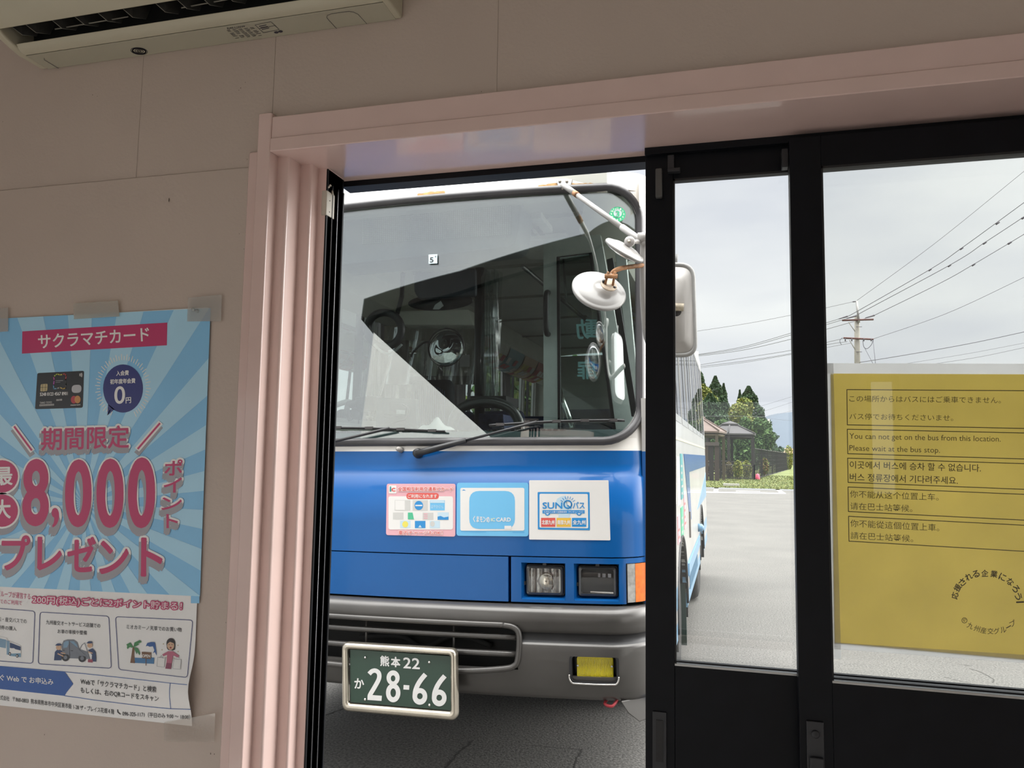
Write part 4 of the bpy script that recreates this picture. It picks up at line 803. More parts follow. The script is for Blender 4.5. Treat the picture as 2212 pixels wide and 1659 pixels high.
nz_ = MB(); p = bs(868, 973); nz_.lathe([(0, 0), (.012, 0), (.011, .02), (.008, .028), (0, .03)], p, (-.5, -1, .35), M('grey_nozzle', (.30, .28, .26), .5), 12); nz_.build('washer_nozzle', bus)
# rust along the top edge of the windscreen
RUST = M('rust', (.42, .24, .09), .8, var=.5, scale=25)
for px0, px1, py0, py1, hgt in ((902, 962, 426, 420, 5), (1163, 1240, 407, 402, 4), (1232, 1310, 403, 404, 4)):
    m = MB(); n = 14; up, dn = [], []
    for k in range(n+1):
        x = px0+(px1-px0)*k/n; y = py0+(py1-py0)*k/n; hh = hgt*(.4+.6*math.sin(math.pi*k/n))*R.uniform(.5, 1.1); up.append(bs(x, y-hh-5, .003)); dn.append(bs(x, y-3, .004))
    m.add(up+dn, [(i, i+1, n+2+i, n+1+i) for i in range(n)], RUST); m.build('rust_patch', bus)
# --- notices stuck on the front
BF = Print(lambda x, y, l: bs(x, y, l+.0008), .0004, 12)
def C5(x, y): return (x/4.337+820, y/4.337+1030)
def MM(n, c): return M('magnet_'+n, c, .35, var=.02, scale=5)
MPK, MWH, MRD, MLB, MDB, MG = MM('pink', (.78, .42, .47)), MM('white', (.80, .78, .76)), MM('red', (.72, .10, .08)), MM('light_blue', (.16, .50, .80)), MM('blue', (.02, .26, .62)), MM('grey', (.45, .44, .44))
def plate(q, r, mat, name):
    a, b_, c_, d_ = [Vector(C5(*p)) for p in q]; us = [0, .008, .02, .04]+[.1*k for k in range(1, 10)]+[.96, .98, .992, 1.0]; wd = (b_-a).length
    def f(i, j):   # the sheet bends with the curved front; its corners are rounded
        u = us[i]; d = min(u, 1-u)*wd; c = 0 if d >= r else r-math.sqrt(max(0, r*r-(r-d)**2)); t_ = a.lerp(b_, u); l_ = d_.lerp(c_, u); y0, y1 = t_.y+c, l_.y-c; v_ = j/4
        return bs(t_.x+(l_.x-t_.x)*v_, y0+(y1-y0)*v_, .0018)
    return MB().grid(len(us)-1, 4, f, mat, True, None, None, (0, .0017, 0)).build(name, bus)
s1 = plate([(68, 65), (712, 65), (710, 560), (62, 545)], 4, MPK, 'pink_magnet_sheet'); BF.fn = lambda x, y, l: bs(x, y, l+.0022)
t5 = lambda s_, a, b_, c_, m, L=3, bold=.02, **k: BF.text(s_, C5(*a), C5(*b_), C5(*c_), m, L, bold, **k)
r5 = lambda x0, y0, x1, y1, m, L=1, r=0: (BF.rrect(C5(x0, y0), C5(x1, y0), C5(x1, y1), C5(x0, y1), r, m, L) if r else BF.poly([C5(x0, y0), C5(x1, y0), C5(x1, y1), C5(x0, y1)], m, L))
r5(88, 80, 160, 156, MWH, 1, 2); BF.text('i', C5(98, 92), C5(112, 92), C5(98, 136), MM('teal', (.05, .30, .32)), 3, .05); BF.text('c', C5(116, 104), C5(150, 104), C5(116, 136), MRD, 3, .06)
t5('全国相互利用交通系ICカード', (176, 94), (690, 94), (176, 134), MRD, 5, .018, ring=1.2, rmat=MM('pale_pink', (.85, .70, .70)), rL=3)
r5(85, 182, 690, 493, MWH, 1, 5); r5(254, 152, 556, 208, MRD, 2, 6); t5('ご利用になれます', (268, 163), (540, 163), (268, 198), MWH, 3, .02)
LG = MM('pale_grey', (.60, .59, .57)); YL = MM('yellow', (.80, .70, .12)); GN = MM('green', (.08, .50, .28)); PBk = MM('pale_blue', (.55, .70, .80))
r5(145, 218, 290, 315, LG, 2); r5(149, 222, 240, 311, MWH, 3); r5(312, 218, 454, 316, LG, 2); BF.ell(*C5(370, 268), 9.3, 9.8, MDB, 3); r5(338, 262, 403, 274, MWH, 4); r5(475, 220, 613, 314, MLB, 2); r5(478, 222, 610, 244, PBk, 3); t5('はやかけん', (485, 262), (600, 262), (485, 295), PBk, 3, .0)
r5(128, 334, 226, 398, LG, 2); r5(268, 334, 365, 398, MWH, 2); BF.poly([C5(268, 334), C5(312, 334), C5(325, 398), C5(268, 398)], GN, 3); r5(406, 335, 506, 402, LG, 2); [r5(416, 342+k*20, 452, 352+k*20, MPK, 3) for k in range(3)]; r5(546, 332, 650, 402, PBk, 2); BF.poly([C5(546, 372), C5(575, 366), C5(605, 380), C5(648, 372), C5(648, 402), C5(546, 402)], MDB, 3)
r5(195, 410, 293, 478, PBk, 2); BF.ell(*C5(243, 444), 6.4, 6.8, YL, 3); r5(333, 412, 432, 480, MDB, 2); BF.poly([C5(365, 474), C5(382, 450), C5(398, 474)], PBk, 3); r5(472, 412, 568, 480, PBk, 2); BF.ell(*C5(498, 440), 5, 6, LG, 3)
t5('車内チャージもOK！', (180, 503), (592, 503), (180, 543), MRD, 5, .008, ring=1.1, rmat=MM('pale_pink', (.85, .70, .70)), rL=3); BF.build('sheet_print', s1)
s2_ = plate([(725, 55), (1395, 55), (1395, 558), (722, 552)], 5, MLB, 'blue_magnet_sheet')
r5(758, 103, 1358, 504, MWH, 1, 4); r5(842, 132, 1270, 488, MLB, 2, 22); BF.poly([C5(772, 128), C5(790, 118), C5(812, 128)], MDB, 2)
t5('くまモンの', (880, 366), (1032, 372), (880, 422), MWH, 4, .03); t5('IC', (1046, 386), (1084, 386), (1046, 416), MM('pale_yellow', (.80, .80, .55)), 4, .03); t5('CARD', (1096, 382), (1230, 382), (1096, 418), MWH, 4, .04); r5(1172, 458, 1236, 488, MWH, 4); BF.line([C5(765, 513), C5(1000, 517)], .6, MDB, 2); BF.line([C5(1248, 519), C5(1356, 521)], .6, MDB, 2); BF.build('sheet_print', s2_)
s3 = plate([(1402, 32), (2145, 32), (2162, 595), (1402, 587)], 1.2, MWH, 'white_magnet_sheet')
BF.rrect(C5(1482, 142), C5(1968, 143), C5(1972, 500), C5(1484, 492), 2, MDB, 1); BF.rrect(C5(1500, 158), C5(1952, 160), C5(1956, 482), C5(1500, 476), 3, MWH, 2)
BF.poly([C5(*p) for p in ((1700, 185), (1745, 175), (1760, 205), (1740, 235), (1800, 300), (1790, 340), (1780, 385), (1675, 385), (1680, 340), (1700, 320), (1690, 290), (1650, 240), (1665, 205))], PBk, 3)
t5('SUN', (1530, 240), (1712, 240), (1530, 297), MDB, 5, .045); BF.line([(C5(1765, 258)[0]+8.2*math.cos(k*math.pi/14), C5(1765, 258)[1]+8.2*math.sin(k*math.pi/14)) for k in range(28)], 2.9, MDB, 5, True); BF.line([C5(1765, 268), C5(1795, 292)], 2.6, MDB, 5); t5('パス', (1812, 236), (1922, 236), (1812, 296), MDB, 5, .03)
for k in range(7): a = math.radians(-150+k*20); BF.line([(C5(1765, 258)[0]+12.5*math.cos(a), C5(1765, 258)[1]+12.5*math.sin(a)), (C5(1765, 258)[0]+17.5*math.cos(a), C5(1765, 258)[1]+17.5*math.sin(a))], 1.3, MDB, 5)
r5(1528, 312, 1922, 343, MDB, 4); t5('九州のバス乗り放題乗車券［サンキューパス］', (1540, 318), (1908, 318), (1540, 338), MWH, 6, .0)
for cx in (1575, 1870): BF.ell(*C5(cx, 342), 5.6, 4.8, MDB, 4, 20, 0, 180); BF.ell(*C5(cx, 342), 2.8, 2.4, MWH, 5, 20, 0, 180)
for x0, x1, t, m in ((1515, 1648, '北部九州', MRD), (1660, 1793, '南部九州', MM('amber', (.82, .50, .06))), (1804, 1938, '全九州', MDB)): r5(x0, 384, x1, 467, m, 4); t5(t, (x0+8, 404), (x1-8, 405), (x0+8, 446), MWH, 6, .03)
BF.build('sheet_print', s3)
ws = Print(lambda x, y, l: bs(x, y, l+.001), .0005)
SGN = M('sticker_green', (.05, .52, .25), .4); ws.ell(1334, 463, 17.3, 16.3, SGN, 1, 36); ws.ell(1334.5, 461, 9, 9, M('sticker_pale', (.52, .60, .60), .4), 2); ws.text('3', (1330.5, 456.5), (1338, 456.5), (1330.5, 468.5), SGN, 4, .05)
for k, t in enumerate(['12', '1', '2', '3', '4', '5', '6', '7', '8', '9', '10', '11']):
    a = math.radians(-90+k*30); cx, cy = 1334+13.2*math.cos(a), 463+12.4*math.sin(a); w2 = 2.2 if len(t) == 2 else 1.4
    ws.text(t, (cx-w2, cy-2), (cx+w2, cy-2), (cx-w2, cy+2), MWH, 4, .03)
ws.build('inspection_sticker', bus)
ws.rect(926, 550, 945, 570, M('sticker_bluewhite', (.62, .75, .80), .4), 1, -.05); ws.text('5', (929, 556.5), (936.5, 556), (929, 567), BP, 3, .02); ws.text('4', (939.5, 552.5), (942.5, 552.5), (939.5, 556.5), BP, 3); ws.build('number_sticker', bus)
# ------------------------------------------------------------------ mirrors of the bus
MIRW = M('mirror_back_white', (.50, .475, .46), .3, var=.04, scale=8, coat=.3); GLSM = M('mirror_glass', (.85, .86, .86), .02, metal=1, var=0); RUSTY = M('rusty_pipe', (.30, .15, .07), .75, var=.55, scale=40); WPIPE = M('white_pipe', (.40, .385, .37), .35, var=.06, scale=15)
brk = bs(1218, 399, .0); q = Vector
m = MB(); P4 = [bs(x, y, .012) for x, y in ((1202, 389), (1238, 389), (1232, 407), (1208, 410))]; m.prism(P4, (0, .012, 0), WPIPE); bt = m.build('mirror_bracket', bus, bevel=.003)
for x, y in ((1211, 394), (1226, 394), (1217, 410)): MB().lathe([(0, 0), (.006, 0), (.006, .006), (.003, .008), (0, .008)], bs(x, y, .012), (0, -1, 0), M('old_bolt', (.4, .36, .3), .5, .6, var=.3), 8).build('bolt', bt)
e0, e1 = bs(1219, 404, .03), bl(1388, 523, -.22); ma = MB(); dv = e1-e0
ma.tube([e0, e0+dv*.18], .0125, WPIPE, 12); ma.tube([e0+dv*.16, e0+dv*.80], .0105, WPIPE, 12); ma.tube([e0+dv*.78, e0+dv*1.03], .013, WPIPE, 12)
arm = ma.build('mirror_arm', bus)
for t in (.17, .79): MB().tube([e0+dv*t, e0+dv*(t+.05)], .0128, RUSTY, 12).build('rust_collar', arm)
pst = MB(); a_, b_ = bl(1391, 515, -.22), bl(1392, 690, -.2); pst.tube(bez([bl(1393, 512, -.22), bl(1390, 545, -.22), bl(1390, 640, -.2), bl(1396, 720, -.12), bl(1404, 745, .1)], 6), .013, WPIPE, 12); pst.tube([a_+Vector((-.02, -.01, 0)), a_+Vector((.03, -.01, -.0))], .02, WPIPE, 12); pst.build('mirror_post', bus)
MIRW2 = M('round_mirror_back', (.27, .26, .25), .3, var=.05, scale=8, coat=.2)
def disc(cpx, r, nrm, name, rusty):
    c = bl(*cpx); n_ = Vector(nrm).normalized(); o = MB()
    o.lathe([(0, .012), (r*.25, .0115), (r*.60, .008), (r*.82, .001), (r*.86, -.002), (r*.95, -.001), (r, -.006), (r*.985, -.012), (r*.96, -.013)], c, n_, MIRW2, 48); rm = o.build(name, bus)
    g = MB(); g.lathe([(r*.965, -.012), (r*.7, -.022), (r*.35, -.028), (0.001, -.030)], c, n_, GLSM, 48); g.build('mirror_glass', rm); return c, n_, rm
# seen from behind and below: the disc normals come from how far each ellipse is squashed
toc = -(BI.to_3x3() @ ray(1295, 625)).normalized(); rt_ = BI.to_3x3() @ RT; up_ = BI.to_3x3() @ UP
def nrm(toc, ratio, rollpx):   # ratio minor/major; rollpx: image direction (x right, y down) the back leans to
    a = math.acos(ratio); d = (rt_*rollpx[0]-up_*rollpx[1]).normalized(); return toc*math.cos(a)+d*math.sin(a)
c, n1, rm1 = disc((1295, 625, -.30), .100, nrm(toc, .69, (.38, -1)), 'round_mirror', True)
hb = MB(); hc = bl(1313, 622, -.315)+n1*.012; hb.lathe([(0, 0), (.030, 0), (.028, .003), (0, .004)], hc, n1, M('rust_stained_plate', (.50, .40, .30), .6, var=.35, scale=35), 20); sh = rt_.normalized(); 
for sgn in (-1, 1): hb.tube([hc+sh*.014*sgn, hc+n1*.035+sh*.012*sgn+Vector((0, 0, .022))], .0045, RUSTY, 8)
for sgn in (-1, 1): hb.lathe([(0, 0), (.006, 0), (.006, .008), (0, .009)], hc+sh*.019*sgn+up_*(-.012*sgn), n1, BP, 8)
hb.tube([hc+n1*.028+sh*-.022+Vector((0, 0, .012)), hc+n1*.028+sh*.022+Vector((0, 0, .012))], .008, RUSTY, 10); hb.tube([hc+n1*.03+Vector((0, 0, .01)), bl(1321, 596, -.335)], .009, WPIPE, 10); hb.build('mirror_hinge', rm1)
MB().tube(bez([bl(1320, 600, -.335), bl(1323, 590, -.335), bl(1332, 583, -.33), bl(1350, 578, -.30), bl(1390, 573, -.22)], 6), .0085, RUSTY, 10).build('mirror_stay', rm1)
c, n2, rm2 = disc((1351, 537, -.28), .078, nrm(-(BI.to_3x3() @ ray(1352, 537)).normalized(), .36, (.60, -1)), 'round_mirror', False)
hb = MB(); hc = bl(1360, 522, -.29); hb.lathe([(0, -.006), (.019, -.006), (.019, .004), (.008, .006), (0, .007)], hc, (-.15, -1, -.1), MIRW, 18); hb.lathe([(0, .006), (.006, .006), (.006, .011), (0, .012)], hc, (-.15, -1, -.1), M('old_bolt', (.4, .36, .3), .5, .6), 8); hb.tube([hc, bl(1380, 522, -.24)], .008, MIRW, 8); hb.build('mirror_hinge', rm2)
# big rectangular mirror beside the post
def mq(x, y, d=0): return bl(x, y, -.16+d)
pts = [mq(1418, 571), mq(1496, 573), mq(1502, 767), mq(1418, 767)]; o_ = rq(pts, .045, 6); ctr = sum(o_, Vector())/len(o_); i1 = [ctr+(p-ctr)*.93 for p in o_]; i2 = [ctr+Vector(((p-ctr).x*.62, (p-ctr).y, (p-ctr).z*.78)) for p in o_]; i3 = [ctr+Vector(((p-ctr).x*.55, (p-ctr).y, (p-ctr).z*.75)) for p in o_]; n = len(o_)
sd = lambda P_, d: [p+Vector((0, d, 0)) for p in P_]
mm = MB(); mm.add(sd(o_, .05)+sd(o_, .004)+sd(i1, -.008)+sd(i2, -.012)+sd(i3, -.020), [(a*n+k, a*n+(k+1) % n, (a+1)*n+(k+1) % n, (a+1)*n+k) for a in range(4) for k in range(n)]+[tuple(range(4*n, 5*n))], MIRW, True); rmr = mm.build('side_mirror', bus)
MB().tube(sd(o_, .0), .009, M('mirror_rim_grey', (.32, .315, .31), .5), 8, closed=True).build('rim', rmr)
MB().add(sd(o_, .045), [tuple(range(n))], GLSM).build('mirror_glass', rmr)
hb = MB(); hb.tube([mq(1440, 662, -.02), mq(1477, 664, -.02)], .014, M('stained_clamp', (.52, .44, .33), .5, var=.4, scale=40), 12); hb.lathe([(0, 0), (.02, 0), (.018, .02), (0, .02)], mq(1462, 675, -.0), (0, -1, 0), BP, 14); hb.tube([mq(1440, 662, -.02), bl(1400, 650, -.19)], .012, WPIPE, 10); hb.build('mirror_clamp', rmr)
MB().tube([mq(1459, 574, .03), mq(1459.5, 550, .03)], [.006, .010], M('antenna_grey', (.20, .20, .20), .5), 8).build('marker_rod', rmr)
# ------------------------------------------------------------------ inside of the bus
il = MB()
il.box(-1.1, 1.1, .95, 7.3, .72, .76, FLO); il.box(-1.1, 1.1, .30, .95, .55, .60, FLO)
il.build('bus_floor', bus)
cl_ = MB(); cl_.grid(8, 2, lambda i, j: (-1.0+i*.25, [.35, .9, 7.35][j], (2.70 if j == 0 else 2.84)+.06*math.cos((i-4)/4*1.4)), CRM); cl_.box(-.98, .98, .30, .36, 2.64, 2.76, CRM); cl_.box(-1.1, 1.1, 7.30, 7.34, .76, 1.6, CRM); cl_.box(-1.1, 1.1, 7.30, 7.34, 2.3, 2.86, CRM); cl_.box(-1.1, -.8, 7.3, 7.34, 1.6, 2.3, CRM); cl_.box(.8, 1.1, 7.3, 7.34, 1.6, 2.3, CRM)
for z in range(6):
    y = 1.2+z*1.05; cl_.box(-.9, .9, y, y+.012, 2.84, 2.86, M('ceiling_joint', (.3, .3, .27), .7))
for sx in (-1, 1):
    cl_.box(sx*1.105, sx*1.115, .3, 7.3, .76, 1.70, CRM); cl_.prism([(sx*1.11, .9, 2.60), (sx*.98, .9, 2.46), (sx*.80, .9, 2.52), (sx*.74, .9, 2.66), (sx*.78, .9, 2.86), (sx*1.08, .9, 2.80)][::sx], (0, 6.4, 0), CRM)
cl_.build('interior_lining', bus)
for y in (1.5, 2.6, 3.9, 5.2): box(.2, .55, y, y+.45, 2.80, 2.84, M('lamp_diffuser', (.75, .75, .7), .5)).build('ceiling_light', bus, bevel=.01); 
box(.38, .62, .55, .8, 2.63, 2.66, M('lamp_diffuser', (.75, .75, .7), .5)).build('ceiling_light', bus)
v = MB(); [v.box(.30+k*.045, .325+k*.045, .6, .74, 2.60, 2.606, BP) for k in range(7)]; v.build('ceiling_vent', bus)
# destination board
ds = MB(); fq = [(742, 478), (1128, 428), (1116, 532), (745, 578)]; f3 = [bl(x, y, .36) for x, y in fq]; f3 = [Vector((-.42, .36, f3[0].z+.01))]+f3[1:3]+[Vector((-.42, .36, f3[3].z+.01))]
ds.prism(rq(f3, .05), (0, .22, 0), M('sign_box_grey', (.17, .19, .195), .5, var=.04)); db = ds.build('destination_sign', bus, bevel=.01)
e3 = [bl(x, y, .355) for x, y in ((783, 466), (1105, 441), (1104, 507), (783, 528))]; MB().add(e3, [(0, 1, 2, 3)], M('led_panel_dark', (.07, .09, .09), .4)).build('display_panel', db)
dm = MB(); NX, NY = 72, 16
for j in range(NY):
    for i in range(NX):
        u, v_ = (i+.5)/NX, (j+.5)/NY; p = (e3[0]*(1-u)+e3[1]*u)*(1-v_)+(e3[3]*(1-u)+e3[2]*u)*v_+Vector((0, -.004, 0)); s_ = .0032
        dm.add([p+Vector((-s_, 0, -s_)), p+Vector((s_, 0, -s_)), p+Vector((s_, 0, s_)), p+Vector((-s_, 0, s_))], [(0, 1, 2, 3)], M('led_dot', (.30, .34, .32), .4))
o = dm.build('led_dots', db); o['kind'] = 'stuff'
# dashboard
d_ = MB(); d_.grid(22, 5, lambda i, j: (-1.08+2.16*i/22, [.12, .22, .40, .55, .62, .64][j]+bow(-1.08+2.16*i/22)*(1-j/6), [1.545, 1.585, 1.60, 1.605, 1.56, 1.2][j]), TEAL); d_.box(-1.05, 1.05, .32, .66, 1.0, 1.2, TEAL); dsh = d_.build('dashboard', bus)
for x0 in (-.55, -.02, .42):
    v = MB(); [v.box(x0+k*.028, x0+.018+k*.028, .285+.03, .33+.03, 1.592, 1.6005, BP) for k in range(13)]; v.build('defrost_vent', dsh)
def pq(pts, y, mat, name, par=bus, depth=.03, r=0, bevel=.004):
    P_ = [bl(px, py, y) for px, py in pts]; P_ = rq(P_, r) if r else P_; m = MB(); m.prism(P_, (0, depth, 0), mat); return m.build(name, par, bevel=bevel)
mon = pq([(813, 858), (898, 862), (900, 926), (812, 924)], .50, M('monitor_grey', (.05, .06, .062), .5), 'monitor', depth=.045, r=.008)
pq([(841, 870), (878, 872), (876, 918), (840, 916)], .492, BP, 'back_plate', mon, .012, bevel=.002); pq([(856, 885), (874, 886), (874, 895), (856, 894)], .488, M('white_label', (.7, .7, .7), .5), 'label', mon, .003, bevel=0)
cb = MB(); cb.tube(bez([bl(870, 873, .48), bl(884, 885, .47), bl(876, 905, .47), bl(858, 910, .47), bl(836, 920, .48)], 5), .004, BP, 6); cb.tube(bez([bl(845, 896, .48), bl(828, 893, .47), bl(832, 900, .47), bl(860, 899, .48)], 5), .0035, BP, 6); cb.build('cable', mon)
ra = pq([(766, 858), (813, 854), (812, 890), (770, 888)], .52, BP, 'radio_unit', depth=.08, r=.01); MB().tube(bez([bl(768, 872, .5), bl(752, 876, .48), bl(750, 892, .47), bl(758, 908, .48)], 6), [.02]*7+[.014]*12, BP, 10).build('swan_neck', ra)
MB().tube(bez([bl(690, 885, .62), bl(720, 877, .6), bl(750, 868, .60), bl(766, 873, .60)], 6), .014, M('light_grey_rim', (.35, .37, .37), .4), 10).build('steering_wheel_rim', bus)
ar = MB(); ar.tube(bez([bl(977, 935, .85), bl(980, 905, .85), bl(996, 882, .85), bl(1024, 871, .85), bl(1050, 868, .85), bl(1076, 871, .85), bl(1104, 884, .85), bl(1120, 908, .85), bl(1124, 935, .85)], 5), .027, M('guard_dark', (.035, .042, .042), .3, coat=.4), 12); ar.build('fare_box_guard', bus)
pq([(1016, 855), (1094, 855), (1094, 876), (1016, 876)], .92, BP, 'fare_box', depth=.25); pq([(1034, 893), (1087, 895), (1090, 940), (1030, 940)], .95, SEATN, 'fare_box_body', depth=.3)
vz = pq([(894, 588), (1027, 578), (1028, 640), (905, 647), (893, 630)], .45, M('visor_navy', (.018, .022, .032), .55), 'sun_visor', depth=.03, r=.02, bevel=.01)
im = MB(); c = bl(950, 657, .62); im.v += [c+Vector((.175*math.cos(k*math.pi/16), .02*math.sin(j), .042*math.sin(k*math.pi/16)+.012)) for j in (0, 1) for k in range(32)]; kk = im.mi(BP); im.f += [list(range(32)), list(range(32, 64))]+[[k, (k+1) % 32, 32+(k+1) % 32, 32+k] for k in range(32)]; im.m += [kk]*34; im.sm += [True]*34; imo = im.build('interior_mirror', bus)
pq([(940, 658), (952, 650), (958, 660), (948, 668), (935, 668)], .61, M('white_tag', (.6, .6, .6), .5), 'dangling_tag', imo, .004, bevel=0)
rg = MB(); c = [bl(830+37*math.cos(k*math.pi/16), 712+37*math.sin(k*math.pi/16), .55) for k in range(32)]; rg.tube(c, .020, BP, 10, closed=True); rgo = rg.build('round_fan_guard', bus); MB().tube([bl(808+60*t, 744+20*math.sin(math.pi*t), .53) for t in [k/10 for k in range(11)]], .006, M('light_grey_rim', (.35, .37, .37), .4), 8).build('fan_trim', rgo); MB().tube([bl(855, 690, .56), bl(868, 640, .56), bl(870, 590, .6)], .012, BP, 8).build('fan_stem', rgo)
pq([(838, 672), (1012, 668), (1022, 702), (866, 702)], 1.9, CRM, 'overhead_console', depth=.5, bevel=.01)
im2 = MB(); c2 = bl(963, 750, .80); im2.lathe([(.0, -.022), (.05, -.018), (.085, -.007), (.1, 0), (.1, .012), (0, .014)], c2, (.02, 1, -.1), GLSM, 36); im2o = im2.build('convex_mirror', bus); MB().tube([c2+Vector((.1*math.cos(k*math.pi/18), .0, .1*math.sin(k*math.pi/18))) for k in range(36)], .004, BP, 8, closed=True).build('rim', im2o); MB().tube(bez([c2+Vector((-.09, .01, .03)), bl(915, 740, .82), bl(893, 760, .85), bl(888, 770, .88)], 5), .006, BP, 8).build('mirror_stalk', im2o)
# driver's seat
stripe = M('seat_stripe_blue', (.06, .09, .15), .85)
def seat(x, y, w_, z0, z1, mat, name, stripes):
    s_ = MB(); s_.box(x-w_/2, x+w_/2, y, y+.10, z0, z1, mat); s_.box(x-w_/2, x+w_/2, y-.42, y+.05, z0-.02, z0+.12, mat); o = s_.build(name, bus, bevel=.05, seg=4)
    if stripes:
        t = MB(); n = 16
        for k in range(1, n): xx = x-w_/2+.03+(w_-.06)*k/n; t.box(xx-.0022, xx+.0022, y-.0035, y+.001, z0+.2, z1-.04-.05*abs(k/n-.5)**2*4, stripe)
        t.build('seat_stripes', o)
    return o
pa, pb = bl(882, 820, 1.5), bl(974, 935, 1.5); seat((pa.x+pb.x)/2, 1.5, pb.x-pa.x, 1.1, pa.z+.0, M('seat_black', (.012, .016, .022), .8, var=.2), 'driver_seat', True)
for r_ in range(5):
    for x in (-.72, -.30, .42, .82): seat(x, 2.9+r_*.85, .40, 1.15, 1.85, SEATN, 'passenger_seat', False)
# pole, clear curtain, handrails, partition
MB().tube([bl(1036, 580, 1.15), bl(1036, 930, 1.15)], .030, M('dark_pole', (.03, .036, .04), .4), 12).build('grab_pole', bus)
VIN = GL('clear_vinyl', (.84, .88, .88), .07, rough=.08, edge=.45)
vc = MB(); vc.grid(26, 6, lambda i, j: (lambda p: p+Vector((0, .05*math.sin(i*1.5+.3*j), 0)))(bl(1040+38*i/26+(4 if j in (0, 6) else 0)*math.sin(i), 585+285*j/6, 1.12)), VIN); vc.build('vinyl_curtain', bus)
vc = MB(); vc.grid(20, 6, lambda i, j: (lambda p: p+Vector((0, .03*math.sin(i*1.3+.6*j), 0)))(bl(835+190*i/20, 706+125*j/6, 1.95)), VIN); vc.build('vinyl_curtain', bus)
pt = MB(); [pt.prism([bl(x, y, 2.05) for x, y in q_], (0, .03, 0), m_) for q_, m_ in (([(830, 704), (1030, 704), (1030, 735), (830, 735)], M('panel_beige', (.22, .20, .16), .6)), ([(830, 735), (880, 735), (880, 825), (830, 825)], M('panel_brown', (.10, .085, .07), .6)), ([(992, 735), (1030, 735), (1030, 830), (992, 830)], M('panel_beige', (.22, .20, .16), .6)), ([(830, 812), (1030, 812), (1030, 830), (830, 830)], M('panel_brown', (.10, .085, .07), .6)))]; pt.build('driver_partition', bus)
pq([(993, 768), (1014, 766), (1014, 792), (993, 792)], 1.90, M('notice_grey', (.35, .34, .34), .6), 'fare_notice', depth=.003, bevel=0)
hr = MB(); hr.tube([Vector((.30, 1.4, 2.62)), Vector((.42, 3.0, 2.54)), Vector((.42, 7.0, 2.54))], .015, M('steel_rail', (.30, .31, .31), .3, .8), 10)
for y in (2.2, 3.2, 4.4, 5.6): hr.tube([Vector((.40, y, 2.55)), Vector((.38, y, 2.86))], .008, M('steel_rail', (.30, .31, .31), .3, .8), 8)
hr.build('handrail', bus)
hr = MB(); hr.tube([bl(1206, 838, .9), bl(1236, 925, .85)], .016, CHR, 10); hr.build('entrance_rail', bus)
MB().tube([bl(845, 770, .9), bl(820, 855, .85)], .008, WPIPE, 8).build('white_cord', bus)
# paper advertisements curved into the overhead panel on the door side
cols = [(.45, .36, .25), (.55, .52, .42), (.50, .15, .15), (.60, .58, .52), (.25, .38, .42), (.58, .42, .30), (.52, .22, .20)]
for k in range(14):
    SD = 1 if k < 7 else -1; y0 = (1.75 if SD > 0 else 2.3)+(k % 7)*.62; a = MB(); MA = M('ad_paper_%d' % (k % 7), cols[k % 7], .5, var=.1, scale=9)
    arcp = [(1.00, 2.455), (.93, 2.465), (.85, 2.50), (.795, 2.57), (.765, 2.65)]
    def fn(i, j, y0=y0): return (SD*(arcp[i][0]-.03), y0+.58*j, arcp[i][1]-.02)
    a.grid(4, 1, fn, MA)
    WA = M('ad_white', (.62, .60, .57), .5); RA = M('ad_red', (.45, .10, .10), .5); YA = M('ad_yellow', (.55, .45, .15), .5)
    for r_ in range(3):
        for c_ in range(4):
            def fn2(i, j, r_=r_, c_=c_): p = Vector(fn(r_, 0)).lerp(Vector(fn(r_+1, 0)), .1+.8*i); return (p.x-SD*.006, y0+.03+.135*c_+.11*j, p.z-.006)
            if R.random() < .8: a.grid(1, 1, fn2, R.choice([WA, RA, YA, WA]))
    a.build('overhead_advert', bus)
# curtains tied at the windows of the door side and by the driver
def curtain(x, y, z0, z1, w0, name):
    m = MB(); n = 20
    def f(i, j):
        t = j/16; pinch = 1-.62*math.exp(-((t-.68)/.13)**2); return (x-.03*math.sin(i*1.7)*pinch-.03, y+(i/n-.5)*w0*pinch, z1+(z0-z1)*t)
    m.grid(n, 16, f, CURT); o = m.build(name, bus); MB().tube([(x-.03+.035*math.cos(k), y+.2*w0*math.sin(k), z1+(z0-z1)*.69) for k in [i*math.pi/8 for i in range(16)]], .012, CURT, 6, closed=True).build('tie_band', o)
curtain(1.06, 2.5, 1.45, 2.40, .34, 'window_curtain'); curtain(1.06, 4.14, 1.45, 2.40, .30, 'window_curtain'); curtain(-1.0, .95, 1.45, 2.45, .45, 'window_curtain'); [curtain(-1.05, y_, 1.45, 2.52, .3, 'window_curtain') for y_ in (2.5, 4.14, 5.78)]
